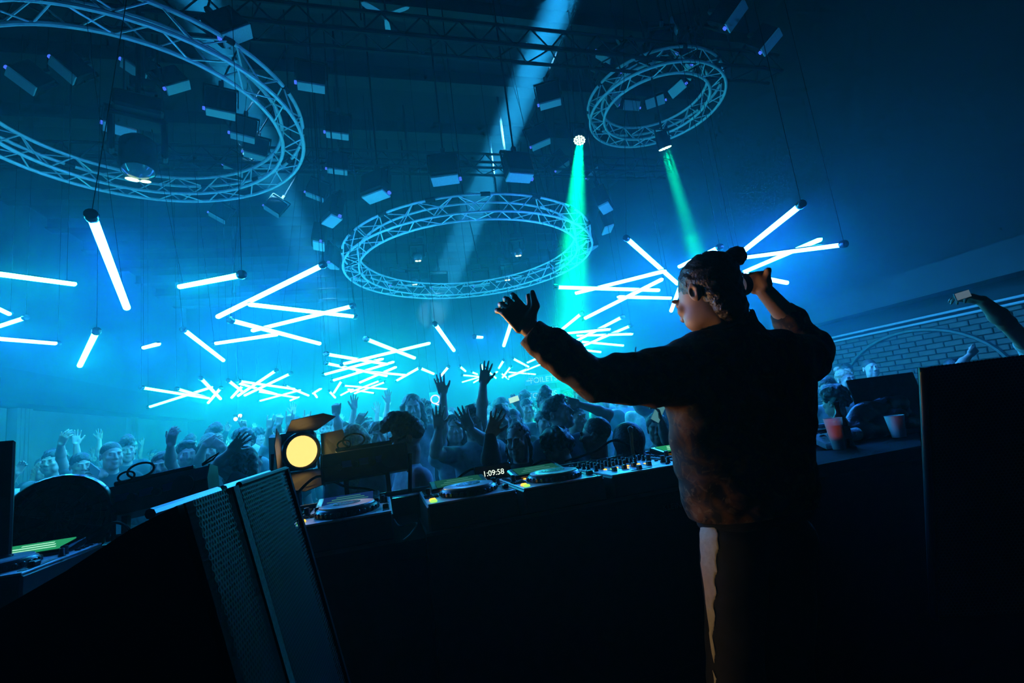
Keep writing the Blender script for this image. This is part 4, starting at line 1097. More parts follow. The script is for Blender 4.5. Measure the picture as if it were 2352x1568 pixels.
OPEN = dict(curl=(.12, .10, .12, .16), thumb=.75, spread=.16)
RELAX = dict(curl=(.35, .42, .48, .52), thumb=.5, spread=.05)
POINT = dict(curl=(.05, .9, 1.2, 1.25), thumb=.4, spread=.04)
HORNS = dict(curl=(.05, 1.25, 1.25, .08), thumb=.3, spread=.06)
HOLD = dict(curl=(.55, .55, .55, .6), thumb=.9, spread=.04)

def person_parts(R, s, head_c, Rh, arms, hair, sleeve='short', hh=.006, hb=.014, belly=1.0, collar=False):
    """local coordinates, feet at z=0; arms: {-1: (elbow, wrist, tip, palm normal, hand style), 1: ...} in local coords or None"""
    P = lambda x, y, z: R@(np.array([x, y, z])*s)
    base = P(0, .012, 1.435); neck = np.array([base[0]*.6+head_c[0]*.4, base[1]*.6+head_c[1]*.4, base[2]+.02*s])
    skin = [head_sdf(head_c, Rh, s, hh, neck).vf()]
    sh = Sdf(P(0, 0, 0)*0+np.array([-.62*s, -.62*s, .82*s]), np.array([.62*s, .62*s, 2.05*s]), hb)
    E = lambda p, r, k=.05: sh.ell(P(*p), np.array(r)*s, R, k*s)
    E((0, .0, 1.27), (.165*belly, .112, .19), 0); E((0, -.01, 1.06), (.148*belly, .11*belly, .20), .06); E((0, .0, .95), (.160*belly, .115, .09), .05)
    sh.cone(P(-.150, .012, 1.415), P(.150, .012, 1.415), .058*s, .058*s, .05*s); sh.cone(P(0, .015, 1.38), neck*.5+P(0, .015, 1.46)*.5, .085*s, .062*s, .05*s)
    for q in (-1, 1):
        S = P(q*.168, .012, 1.405); a = arms.get(q) if arms else None
        if a is None: el, wr_, tip, nn, hs = P(q*.235, .035, 1.12), P(q*.215, -.055, .885), P(q*.205, -.085, .80), P(-q, 0, 0), RELAX
        else: el, wr_, tip, nn, hs = a
        el, wr_, tip = np.asarray(el, float), np.asarray(wr_, float), np.asarray(tip, float)
        pts = np.array([S, el, wr_, tip]); lo, hi = pts.min(0)-.13*s, pts.max(0)+.13*s
        g = Sdf(lo, hi, hh)
        mu = S*.4+el*.6 if sleeve == 'short' else el*.35+wr_*.65
        if sleeve == 'short': g.chain([S, mu, el, el*.65+wr_*.35, wr_], [.048*s, .043*s, .038*s, .041*s, .026*s], .02*s)
        else: g.chain([S, el, wr_], [.044*s, .034*s, .026*s], .02*s)
        hand_sdf(g, wr_, tip-wr_, np.asarray(nn, float), q*1.0, s, **hs)
        skin.append(g.vf())
        if sleeve == 'short': sh.chain([S, S*.45+el*.55], [.066*s, .058*s], .045*s)
        else: sh.chain([S, el, wr_*.94+el*.06], [.066*s, .054*s, .040*s], .045*s)
    ti = Sdf(np.array([-.3, -.3, .85])*s, np.array([.3, .3, 1.55])*s, .024); ti.ell(P(0, 0, 1.24), np.array([.14, .09, .18])*s, R, 0); ti.cone(P(-.15, .012, 1.405), P(.15, .012, 1.405), .044*s, .044*s, .03*s); ti.cone(P(0, .012, 1.38), neck, .07*s, .056*s, .03*s); skin.append(ti.vf())
    if collar: sh.cone(neck+P(-.04, .0, .0)*0, neck+np.array([0, 0, .03*s]), .070*s, .066*s, .02*s)
    sh.ripple(.006*s, 26/s, 1.0)
    tr = Sdf(np.array([-.35, -.35, .02])*s, np.array([.35, .35, 1.06])*s, .018)
    tr.ell(P(0, 0, .95), np.array([.155*belly, .112, .11])*s, R, 0)
    for q in (-1, 1): tr.chain([P(q*.085, 0, .90), P(q*.10, -.01, .5), P(q*.105, .01, .07)], [.085*s, .060*s, .05*s], .03*s)
    so = Sdf(np.array([-.35, -.35, -.01])*s, np.array([.35, .35, .14])*s, .016)
    for q in (-1, 1): so.ell(P(q*.11, -.045, .045), np.array([.045, .125, .045])*s, R, .01)
    ha = hair_sdf(head_c, Rh, s, hh, hair).vf() if hair else None
    return dict(body=skin, shirt=[sh.vf()], trousers=[tr.vf()], shoes=[so.vf()], hair=[ha] if ha else None)
def make_person(parts, skin, hair, cloth, loc, label, group=None):
    root = link('person', vf_mesh('person', parts['body'], skin), None, loc)
    vf_obj('shirt', parts['shirt'], cloth, root); vf_obj('trousers', parts['trousers'], M_jeans, root); vf_obj('shoes', parts['shoes'], M_shoe, root)
    if parts['hair']: vf_obj('hair', parts['hair'], hair, root)
    if label: tag(root, label, 'person', group)
    return root
CRh = CR*np.array([1, 1, 0]); CRh /= np.linalg.norm(CRh); CFh = CF*np.array([1, 1, 0]); CFh /= np.linalg.norm(CFh)
def facing(deg, pitch=0, roll=0):
    a = math.radians(deg); v = -CFh*math.cos(a)+CRh*math.sin(a); th = math.atan2(v[0], -v[1])
    return rz(th)@rx(math.radians(pitch))@ry(math.radians(roll))
def notable(px, py, d, deg, label, arms=None, hair='short', hc='black', cloth='black', skin=0, body=None, pitch=0, roll=0, sleeve='short', floor=0.0, hh=.0065, belly=1.0, group='front rows of the crowd', lean=(0, 0), scale=None, open_mouth=False):
    """head seen at px,py at view distance d; deg 0 = faces the camera, 90 = faces the frame's right; arms given as pixels"""
    hc_w = at(px, py, d); s = scale or (hc_w[2]-floor)/1.637
    s = min(max(s, .82), 1.12)
    loc = np.array([hc_w[0]+lean[0], hc_w[1]+lean[1], floor]); loc[2] = hc_w[2]-1.637*s if scale else floor
    L = lambda p: at(*p)-loc
    R = facing(deg if body is None else body); Rh = facing(deg, pitch, roll)
    ar = {}
    for q, a in (arms or {}).items():
        e, w_, t_ = L(a[0]), L(a[1]), L(a[2]); nn = a[3] if len(a) > 3 and a[3] is not None else tocam((0, 0, -1)); ar[q] = (e, w_, t_, np.asarray(nn), a[4] if len(a) > 4 else OPEN)
    pp = person_parts(R, s, hc_w-loc, Rh, ar, hair, sleeve, hh, .014, belly)
    return make_person(pp, SKINS[skin], HAIRS[hc], CLOTH[cloth], loc, label, group)
AWAY, TOWARD = tocam((0, 0, 1)), tocam((0, 0, -1))
LEFTN, RIGHTN = tocam((-1, 0, 0)), tocam((1, 0, 0))
# 1 = the person's arm on the side of +X of their own frame (their left, image right when they face us)
notable(932, 1008, 2.62, -78, 'man with a tall dark quiff and pale shirt leaning by the strobe light', hair='quiff', cloth='white', pitch=8, body=-60, belly=1.1)
notable(1190, 1012, 2.75, -18, 'woman with slicked hair raising a dark sleeved arm behind the timer', {-1: ((1128, 1058, 2.42), (1126, 1000, 2.42), (1150, 930, 2.42), AWAY, OPEN)}, hair='slick', hc='brown', cloth='black', sleeve='long', skin=2, pitch=5)
notable(1283, 950, 3.25, 62, 'tall man looking up sideways, dark short hair, navy top', hair='spiky', cloth='navy', pitch=-14, body=20)
notable(1252, 972, 4.0, 10, 'man in dark glasses peering from behind the tall man', hair='short', cloth='grey')
notable(1282, 1034, 2.75, -55, 'dark curly head bowed just behind the desk', hair='curly', cloth='black', pitch=18, body=-20)
notable(1367, 1000, 2.72, -120, 'shaved head seen from behind in front of the mixer', hair='buzz', hc='buzz', cloth='black', body=-150)
notable(1448, 1020, 2.60, 160, 'hooded person with rounded back just beyond the mixer', hair='hood', hc='black', cloth='olive', belly=1.25, sleeve='long')
notable(1322, 962, 3.6, 30, 'person stretching a bare arm sideways behind the shaved head', {1: ((1398, 950, 3.5), (1330, 928, 3.4), (1306, 922, 3.4), AWAY, RELAX)}, hair='short', cloth='grey', hc='brown')
notable(1086, 968, 3.35, 8, 'man with both hands raised before his face', {-1: ((1000, 1040, 3.1), (1008, 985, 3.1), (1006, 945, 3.1), AWAY, OPEN), 1: ((1125, 1020, 3.1), (1080, 985, 3.0), (1062, 948, 3.0), AWAY, OPEN)}, hair='short', hc='black', cloth='grey')
notable(1150, 965, 3.6, 0, 'person stretching one bare arm far above the heads', {-1: ((1106, 950, 3.3), (1110, 880, 3.3), (1116, 840, 3.3), AWAY, OPEN)}, hair='short', hc='brown', cloth='navy')
notable(1043, 985, 3.75, 15, 'person with spread fingers held high left of the tall bare arm', {-1: ((1018, 985, 3.5), (1018, 905, 3.5), (1008, 868, 3.5), AWAY, OPEN)}, hair='long', hc='brown', cloth='stripe', skin=2)
notable(818, 1016, 2.95, 170, 'fair-haired person lit orange beside the warm lamp', hair='long', hc='blond', cloth='grey')
notable(868, 1004, 3.6, 20, 'person in round glasses between warm lamp and quiff', hair='short', hc='brown', cloth='grey', skin=2)
notable(186, 1070, 4.6, 55, 'bearded man looking down at the phone he holds', {1: ((262, 1112, 4.5), (240, 1090, 4.2), (222, 1082, 4.15), LEFTN, HOLD), -1: ((150, 1120, 4.5), (195, 1100, 4.15), (212, 1088, 4.1), RIGHTN, HOLD)}, hair='short', cloth='black', pitch=6, body=25)
notable(118, 1062, 5.0, 20, 'person waving one arm high near the frame edge', {1: ((140, 1052, 4.9), (140, 1020, 4.8), (152, 998, 4.8), AWAY, RELAX)}, hair='short', cloth='grey')
notable(372, 1072, 3.7, 20, 'person with bent wrist and open hand above the blue-labelled strobe', {1: ((392, 1062, 3.6), (392, 1022, 3.5), (398, 990, 3.5), AWAY, RELAX)}, hair='short', cloth='navy')
notable(428, 1046, 4.1, 45, 'man with short fringe looking right behind the strobe', hair='spiky', cloth='grey', skin=2)
notable(478, 1036, 4.2, 30, 'woman holding her hair with both hands', {-1: ((452, 1070, 4.1), (470, 1022, 4.0), (486, 1012, 4.0), AWAY, RELAX), 1: ((530, 1050, 4.1), (512, 1026, 4.0), (496, 1016, 4.0), AWAY, RELAX)}, hair='long', hc='brown', cloth='grey')
notable(566, 1062, 3.0, 150, 'long-haired person with arm lifted, back turned, above the speaker', {-1: ((500, 1070, 2.9), (530, 1036, 2.9), (546, 1018, 2.9), AWAY, OPEN)}, hair='long', hc='brown', cloth='black')
notable(640, 1040, 4.0, 10, 'dark-haired person left of the warm lamp', hair='short', cloth='black')
notable(786, 998, 4.6, 0, 'person punching one fist up above the warm lamp', {-1: ((778, 985, 4.4), (772, 952, 4.4), (770, 926, 4.4), AWAY, FIST)}, hair='short', cloth='navy')
notable(838, 995, 4.8, 10, 'person pointing one finger up right of the fist', {-1: ((816, 998, 4.7), (820, 972, 4.6), (834, 948, 4.6), AWAY, POINT)}, hair='short', cloth='grey', hc='brown')
notable(680, 985, 5.6, 0, 'person showing two horned hands above the warm lamp', {-1: ((662, 1000, 5.5), (664, 974, 5.4), (664, 955, 5.4), AWAY, HORNS), 1: ((702, 995, 5.5), (706, 975, 5.4), (706, 955, 5.4), AWAY, HORNS)}, hair='cap', hc='black', cloth='black')
notable(632, 1004, 5.8, 5, 'person lifting two fists left of the horned hands', {-1: ((618, 1005, 5.7), (619, 982, 5.6), (620, 966, 5.6), AWAY, HORNS), 1: ((640, 1000, 5.7), (640, 975, 5.6), (643, 957, 5.6), AWAY, FIST)}, hair='short', cloth='grey')
notable(985, 962, 5.2, 0, 'person with a curled hand up behind the quiff', {-1: ((962, 965, 5.1), (962, 945, 5.0), (968, 924, 5.0), AWAY, RELAX)}, hair='short', cloth='black', hc='brown')
notable(560, 1018, 4.8, 15, 'person brushing the air with limp fingers', {-1: ((536, 1040, 4.7), (545, 1024, 4.6), (556, 1010, 4.6), AWAY, RELAX)}, hair='curly', cloth='grey')
notable(1180, 968, 4.2, -5, 'green-lit face with cropped hair behind the slicked-hair woman', hair='buzz', hc='buzz', cloth='olive')
notable(1212, 940, 5.4, 10, 'person filming overhead in the green beam', {-1: ((1196, 952, 5.2), (1190, 930, 5.1), (1180, 916, 5.1), AWAY, HOLD)}, hair='short', cloth='stripe')
notable(1510, 985, 3.2, -20, 'person in pale stripes drinking beside the jacket sleeve', {1: ((1530, 1010, 3.1), (1518, 965, 3.0), (1512, 948, 3.0), LEFTN, HOLD)}, hair='short', cloth='stripe', hc='brown')
notable(2460, 742, 2.75, -70, 'person leaning in from outside the frame with rolled shirt sleeve', {-1: ((2312, 742, 2.35), (2256, 690, 2.3), (2206, 676, 2.3), tocam((0, -1, 0)), RELAX)}, hair='short', cloth='white', floor=.14, group='people by the brick wall')
notable(2196, 850, 4.6, -10, 'person raising a fist before the brick wall', {1: ((2205, 838, 4.4), (2228, 815, 4.4), (2245, 798, 4.4), AWAY, FIST)}, hair='short', cloth='navy', group='people by the brick wall')
notable(2000, 846, 6.0, -10, 'pale-faced person under the arched conduit', hair='buzz', hc='buzz', cloth='grey', skin=2, group='people by the brick wall')
notable(1902, 892, 4.4, -30, 'pale-topped person in the gap between jacket and laptop, farther one', hair='short', hc='brown', cloth='grey', skin=2, group='people by the brick wall')
notable(1942, 872, 5.2, 5, 'person with hair tied up beyond the edge of the laptop', hair='bun', hc='blond', cloth='white', group='people by the brick wall')
notable(1918, 925, 3.5, -160, 'dark-haired person turned away just beyond the red drink', hair='curly', cloth='black', group='people by the brick wall')

# ------------------------------------------------------------------ the man at the mixer
DJ0 = np.array([1.08, 1.27, .14]); hS = .985
def dj_jacket_mat():
    m = bpy.data.materials.new('patterned_jacket'); m.use_nodes = True; nt = m.node_tree; b = nt.nodes['Principled BSDF']; b.inputs['Roughness'].default_value = .8
    tc = nt.nodes.new('ShaderNodeTexCoord'); n1 = nt.nodes.new('ShaderNodeTexNoise'); n1.inputs['Scale'].default_value = 11; n1.inputs['Detail'].default_value = 3; n1.inputs['Distortion'].default_value = 1.6
    n2 = nt.nodes.new('ShaderNodeTexNoise'); n2.inputs['Scale'].default_value = 26; n2.inputs['Detail'].default_value = 3; n2.inputs['Distortion'].default_value = 2.0
    nt.links.new(tc.outputs['Object'], n1.inputs['Vector']); nt.links.new(tc.outputs['Object'], n2.inputs['Vector'])
    r1 = nt.nodes.new('ShaderNodeValToRGB'); e = r1.color_ramp.elements; e[0].position = .45; e[0].color = (.012, .013, .02, 1); e[1].position = .66; e[1].color = (.20, .085, .03, 1)
    r2 = nt.nodes.new('ShaderNodeValToRGB'); e = r2.color_ramp.elements; e[0].position = .56; e[0].color = (0, 0, 0, 1); e[1].position = .64; e[1].color = (1, 1, 1, 1)
    mx = nt.nodes.new('ShaderNodeMix'); mx.data_type = 'RGBA'; mx.inputs[7].default_value = (.34, .24, .13, 1)
    nt.links.new(n1.outputs['Fac'], r1.inputs['Fac']); nt.links.new(n2.outputs['Fac'], r2.inputs['Fac'])
    nt.links.new(r1.outputs['Color'], mx.inputs[6]); ml = nt.nodes.new('ShaderNodeMath'); ml.operation = 'MULTIPLY'; ml.inputs[1].default_value = .3
    nt.links.new(r2.outputs['Color'], ml.inputs[0]); nt.links.new(ml.outputs[0], mx.inputs[0]); nt.links.new(mx.outputs[2], b.inputs['Base Color'])
    bp = nt.nodes.new('ShaderNodeBump'); bp.inputs['Strength'].default_value = .35; nt.links.new(n2.outputs['Fac'], bp.inputs['Height']); nt.links.new(bp.outputs['Normal'], b.inputs['Normal'])
    return m
L_ = lambda x, y, d: at(x, y, d)-DJ0
# head and face
hc = L_(1622, 680, 1.50); Rh = facing(-148, 16, -4)
skin = [head_sdf(hc, Rh, hS, .0045, L_(1680, 762, 1.49)).vf()]
# neck and upper chest under the jacket
tb = Sdf((-.3, -.22, .9), (.35, .22, 1.62), .012)
tb.cone(L_(1680, 770, 1.49), L_(1690, 830, 1.49), .06, .09, .03); tb.ell(L_(1705, 950, 1.47), (.15, .09, .2), None, .05)
tb.cone(L_(1640, 840, 1.47), L_(1800, 835, 1.52), .05, .05, .03); skin.append(tb.vf())
# raised hand on the far left: seen from its back, thumb up
g = Sdf(L_(1330, 900, 1.42)-np.array([.28, .2, .05]), L_(1330, 900, 1.42)+np.array([.12, .22, .42]), .0042)
wl = L_(1214, 752, 1.42); g.chain([L_(1368, 872, 1.42), L_(1290, 812, 1.42), wl], [.036, .04, .028], .02)
hand_sdf(g, wl, tocam((-.52, .62, .34)), tocam((-.12, -.12, 1)), -1, 1.0, curl=(.30, .38, .42, .40), thumb=.62, spread=.10); 
tb0 = wl+tocam((.008, .036, .0)); g.cone(tb0, L_(1230, 702, 1.41), .016, .0125, .012); g.cone(L_(1230, 702, 1.41), L_(1223, 672, 1.41), .0125, .0085, .006)
skin.append(g.vf())
tb2 = Sdf(L_(1600, 900, 1.45)-np.array([.32, .2, .1]), L_(1600, 900, 1.45)+np.array([.2, .2, .25]), .012); tb2.cone(L_(1610, 838, 1.46), L_(1368, 872, 1.42), .05, .038, .02); skin.append(tb2.vf())
# other arm: elbow out, hand up beside the head
g = Sdf(L_(1870, 860, 1.78)-np.array([.34, .28, .06]), L_(1870, 860, 1.78)+np.array([.14, .14, .36]), .0045)
wr2 = L_(1753, 664, 1.71); g.chain([L_(1805, 830, 1.53), L_(1868, 800, 1.74), L_(1815, 735, 1.73), wr2], [.05, .042, .04, .028], .02)
hand_sdf(g, wr2, tocam((-.62, .50, -.25)), tocam((-.5, -.3, -.8)), 1, 1.0, curl=(.30, .34, .40, .45), thumb=.6, spread=.05); skin.append(g.vf())
dj = link('person', vf_mesh('person', skin, mat('skin_dj', (.42, .27, .19), .5, var=.08, scale=30)), None, DJ0)
# jacket
j = Sdf((-.75, -.30, .80), (.65, .42, 1.72), .0075)
lev = [(842, 1600, 1825), (880, 1556, 1862), (930, 1537, 1862), (985, 1540, 1856), (1040, 1550, 1860), (1095, 1560, 1866), (1140, 1575, 1866), (1178, 1596, 1862), (1205, 1610, 1860), (1225, 1612, 1858)]
for i, (y, xl, xr) in enumerate(lev):
    rr = (.10, .115, .12, .12, .118, .118, .115, .11, .108, .108)[i]; pr = rr*FPX/1.46
    j.cone(L_(xl+pr, y, 1.46), L_(xr-pr, y+6, 1.50), rr, rr, .035 if i else 0)
j.cone(L_(1640, 815, 1.46), L_(1795, 812, 1.50), .062, .066, .05); j.cone(L_(1690, 800, 1.49), L_(1684, 768, 1.49), .10, .078, .05)
j.chain([L_(1612, 836, 1.46), L_(1545, 862, 1.45), L_(1490, 868, 1.44), L_(1435, 869, 1.43), L_(1368, 873, 1.42), L_(1290, 814, 1.42), L_(1222, 766, 1.42)], [.098, .088, .079, .068, .058, .057, .049], .03)
j.chain([L_(1800, 832, 1.53), L_(1842, 826, 1.64), L_(1866, 804, 1.74), L_(1815, 738, 1.74), L_(1797, 716, 1.735)], [.092, .078, .066, .050, .046], .03)
j.ripple(.0045, 46, .4); j.ripple(.003, 83, 2.0)
# flat cuffs and hem: cut the cloth ends square
cu = wl-L_(1290, 814, 1.42); cu /= np.linalg.norm(cu); ce = L_(1222, 766, 1.42)+cu*.01
j.box(ce+cu*.06, (.085, .085, .06), np.stack(frame(cu), 1), .0, .004, True)
cu = wr2-L_(1815, 738, 1.74); cu /= np.linalg.norm(cu); ce = L_(1797, 716, 1.735)+cu*.008; j.box(ce+cu*.05, (.075, .075, .05), np.stack(frame(cu), 1), .0, .004, True)
hz_ = L_(1612, 1204, 1.40)[2]
j.box((0.0, 0, hz_-.2), (.6, .6, .2), None, 0, .006, True)
MJ = dj_jacket_mat()
jk = j.build('jacket', MJ, dj)
c = Sdf((-.16, -.16, 1.38), (.2, .16, 1.66), .006)
c.cone(L_(1686, 776, 1.49), L_(1676, 735, 1.49), .082, .074, 0); c.cone(L_(1684, 775, 1.49), L_(1672, 715, 1.49), .066, .068, .004, True)
c.box(L_(1640, 700, 1.42), (.10, .10, .042), None, .01, .01, True)
c.build('collar', MJ, jk)
hb_ = Sdf((-.35, -.25, hz_-.06), (.35, .25, hz_+.06), .007); hb_.cone(L_(1606+80, 1196, 1.46), L_(1862-80, 1200, 1.49), .108, .108, 0)
hb_.box((0, 0, hz_-.25), (.6, .6, .225), None, 0, 0, True); hb_.box((0, 0, hz_+.256), (.6, .6, .25), None, 0, 0, True)
hb_.build('hem_band', mat('hem_rib', (.012, .012, .016), .9, var=.3, scale=200), jk)
# hair swept back into a bun
h = Sdf(hc-np.array([.18, .18, .22]), hc+np.array([.2, .18, .2]), .0045)
P = lambda x, y, z: hc+Rh@(np.array([x, y, z])*hS)
E = lambda p, r, k=.015, sub=False: h.ell(P(*p), np.array(r)*hS, Rh, k*hS, sub)
E((0, .028, .040), (.081, .100, .088), 0); E((0, .060, -.03), (.068, .048, .085), .03); E((0, .058, -.085), (.045, .034, .04), .03)
bun = L_(1688, 590, 1.54); h.cone(P(0, .062, .080), bun, .026, .020, .010); h.ell(bun, (.034, .034, .031), None, .008); h.ell(bun+tocam((.008, .010, 0)), (.024, .028, .024), None, .006)
E((0, -.085, -.035), (.085, .075, .092), .008, True)
for q in (-1, 1): E((q*.090, -.022, -.040), (.022, .045, .060), .008, True)
h.ripple(.0028, 190, .5)
h.build('hair', mat('hair_dark_brown', (.02, .014, .010), .45, var=.5, scale=120, bump=.5), dj)
# trousers with pale side stripe, shoes
def legs(g, ex=0.0):
    g.cone(L_(1695, 1230, 1.46), L_(1790, 1236, 1.49), .088+ex, .088+ex, .03)
    k1, k2 = L_(1684, 1235, 1.44), L_(1795, 1240, 1.49); n1, n2 = L_(1688, 1568, 1.42), L_(1805, 1575, 1.47)
    g.chain([k1, n1, np.array([n1[0]-.02, n1[1]-.03, .08])], [.096+ex, .074+ex, .058+ex], .03)
    g.chain([k2, n2, np.array([n2[0]+.02, n2[1]-.02, .08])], [.096+ex, .074+ex, .058+ex], .03)
    return g
legs(Sdf((-.35, -.3, .02), (.45, .3, 1.12), .012)).ripple(.003, 35).build('trousers', mat('track_trousers', (.010, .010, .013), .8, var=.3, scale=30), dj)
st = legs(Sdf((-.32, -.3, .30), (.1, .25, 1.05), .006), .0035); st.ripple(.003, 35)
X, Y, Z = st.ax[0][:, None, None], st.ax[1][None, :, None], st.ax[2][None, None, :]
lat = (X+DJ0[0])*CRh[0]+(Y+DJ0[1])*CRh[1]; dep = (X+DJ0[0])*CFh[0]+(Y+DJ0[1])*CFh[1]
pl = [(L_(x, y, 1.39)+DJ0) for x, y in ((1616, 1208), (1610, 1300), (1617, 1420), (1633, 1568))]; prr = [(L_(x, y, 1.39)+DJ0) for x, y in ((1648, 1212), (1644, 1290), (1641, 1420), (1643, 1568))]
zz = Z[0, 0]+DJ0[2]
def lim(q): q = sorted(q, key=lambda p: p[2]); return np.interp(zz, [p[2] for p in q], [p@CRh for p in q])[None, None, :]
slab = np.maximum(np.maximum(lim(pl)-lat, lat-lim(prr)), dep-(k_ := float((L_(1712, 1235, 1.46)+DJ0)@CFh)-.01)); slab = np.maximum(slab, Z-(L_(1632, 1206, 1.39)[2]))
st.D = np.maximum(st.D, slab.astype(np.float32)); st.build('side_stripe', mat('stripe_cream', (.62, .58, .48), .8, var=.1, scale=60, bump=.3), dj)
so = Sdf((-.3, -.3, -.01), (.45, .35, .16), .012)
for x in (-.09, .19): so.ell((x, .06, .045), (.05, .14, .05), None, .01)
so.build('shoes', M_blackgloss, dj)
tag(dj, 'man with a hair bun in dark patterned jacket, arms raised at the mixer', 'person')
# headphone cup he presses to the far ear
r = empty('headphones', L_(1706, 655, 1.64)+DJ0)
MB().lathe([(.015, -.018), (.032, -.016), (.035, .010), (.022, .018)], 20, R=rotm((0, 0, 1), tocam((.8, .1, .3)))).build('ear_cup', M_plastic, r, smooth=True)
MB().tube([np.array([0, 0, .02])+np.array([-.02*t, .0, .10*math.sin(t)*.4]) for t in np.linspace(0, 2.2, 10)], .006, 6).build('headband', mat('headband_green', (.05, .25, .12), .4), r, smooth=True)
tag(r, 'headphone cup held to the far ear by the man at the mixer', 'headphones')

# ------------------------------------------------------------------ the rest of the crowd: variants, then copies
rc = random.Random(21)
def local_arm(q, kind):
    if kind == 'up': return ((q*.27, -.10, 1.66), (q*.24, -.16, 1.90), (q*.23, -.17, 2.08), (0, -1, 0), OPEN)
    if kind == 'fist': return ((q*.30, -.14, 1.60), (q*.25, -.20, 1.83), (q*.24, -.22, 2.0), (0, -1, 0), FIST)
    if kind == 'bent': return ((q*.33, -.08, 1.45), (q*.26, -.25, 1.64), (q*.2, -.3, 1.8), (0, -1, 0), RELAX)
    if kind == 'point': return ((q*.30, -.15, 1.57), (q*.25, -.30, 1.76), (q*.23, -.38, 1.92), (0, -1, -.3), POINT)
    return None
VAR = [('short', 'black', None, None, 'short'), ('spiky', 'brown', None, None, 'short'), ('long', 'brown', None, None, 'short'), ('buzz', 'buzz', None, None, 'long'), ('curly', 'black', None, None, 'short'), ('bun', 'blond', None, None, 'short'),
       ('short', 'brown', 'up', None, 'short'), ('cap', 'black', None, 'fist', 'short'), ('long', 'blond', 'bent', 'up', 'short'), ('short', 'black', 'point', None, 'long'), ('quiff', 'brown', None, None, 'long'), ('slick', 'black', None, 'bent', 'short')]
WORDHAIR = {'short': 'short dark hair', 'spiky': 'brushed-up brown hair', 'long': 'long hair', 'buzz': 'cropped hair', 'curly': 'thick curly hair', 'bun': 'fair hair in a bun', 'cap': 'a dark cap', 'quiff': 'a brown quiff', 'slick': 'slicked-back hair'}
WORDARM = {None: '', 'up': ', hand up', 'fist': ', fist up', 'bent': ', arm bent', 'point': ', pointing'}
protos = []
for k, (hs, hcol, a0, a1, sl) in enumerate(VAR):
    arms = {}
    for q, kd in ((-1, a0), (1, a1)):
        la = local_arm(q, kd)
        if la: arms[q] = (np.array(la[0]), np.array(la[1]), np.array(la[2]), np.array(la[3], float), la[4])
    R = np.eye(3); Rh = rz(rc.uniform(-.3, .3))@rx(rc.uniform(-.1, .15))
    pp = person_parts(R, 1.0, np.array([0, -.02, 1.637]), Rh, arms, hs, sl, .0075, .017)
    protos.append([vf_mesh('person', pp['body'], SKINS[k % 3]), vf_mesh('shirt', pp['shirt'], CLOTH['black']), vf_mesh('trousers', pp['trousers'], M_jeans), vf_mesh('shoes', pp['shoes'], M_shoe), vf_mesh('hair', pp['hair'], HAIRS[hcol])])
taken = [(o.location.x, o.location.y) for o in bpy.data.objects if o.get('category') == 'person']
def zone(px, d):
    side = 'left' if px < 560 else ('middle' if px < 1180 else 'right')
    dep = 'near the booth' if d < 4.6 else ('halfway back' if d < 7.5 else 'deep in the haze')
    return side, dep
def proj(p):
    d = np.asarray(p, float)-CAMP; z = d@CF
    return IW/2+FPX*(d@CR)/z, IH/2-FPX*(d@CU)/z, z
count = 0; BODY = []
row = 0; yv = 3.2
while yv < 15.5:
    step = .62+.028*yv; xv = XL+.7+(row % 2)*step*.5
    while xv < XR-.7:
        x = xv+rc.uniform(-.12, .12); y = yv+rc.uniform(-.10, .10); xv += step
        if x > 3.6 and y < 4.2: continue
        s = rc.uniform(.955, 1.065)
        if y > 8.5: s *= 1.03
        u_, v_, d = proj((x, y, 1.65*s))
        if d < 3.9 or u_ < -40 or u_ > IW+40: continue
        if 1560 < u_ < 1850: continue                 # wholly behind the man at the mixer
        if u_ > 2110 and v_ > 880: continue
        if min((x-a)**2+(y-b)**2 for a, b in taken) < .30: continue
        taken.append((x, y))
        wts = [3, 2, 2, 2, 1.5, 1, .7, .5, .45, .45, 1, .6]
        k = rc.choices(range(12), wts)[0]
        me = protos[k]; root = link('person', me[0], None, (x, y, 0), (0, 0, rc.uniform(-.45, .45)+math.atan2(x-.9, y-1.2)*-1*.6), (s, s, s))
        sh = link('shirt', me[1], root); sh.material_slots[0].link = 'OBJECT'; col = rc.choice(['black', 'black', 'navy', 'grey', 'white', 'olive', 'stripe', 'grey']); sh.material_slots[0].material = CLOTH[col]
        if d < 6: link('trousers', me[2], root); link('shoes', me[3], root)
        else: link('trousers', me[2], root)
        link('hair', me[4], root)
        side, dep = zone(u_, d); hs, hcol, a0, a1, sl = VAR[k]
        lab = '%s dancer %s, %s part, %s%s' % ({'stripe': 'pale'}.get(col, col)+'-topped', dep, side, WORDHAIR[hs], WORDARM[a0 or a1])
        tag(root, lab, 'person', 'dance floor crowd'); count += 1
    yv += .60+.02*yv; row += 1
byl = {}
for o in bpy.data.objects:
    if o.get('group') == 'dance floor crowd': byl.setdefault(o['label'], []).append(o)
NTH = ['leftmost', 'second from left', 'third from left', 'fourth from left', 'fifth from left', 'sixth from left']
for lab, os_ in byl.items():
    if len(os_) > 1:
        for i, o in enumerate(sorted(os_, key=lambda o: proj(tuple(o.location))[0])): o['label'] = lab+', '+NTH[min(i, 5)]


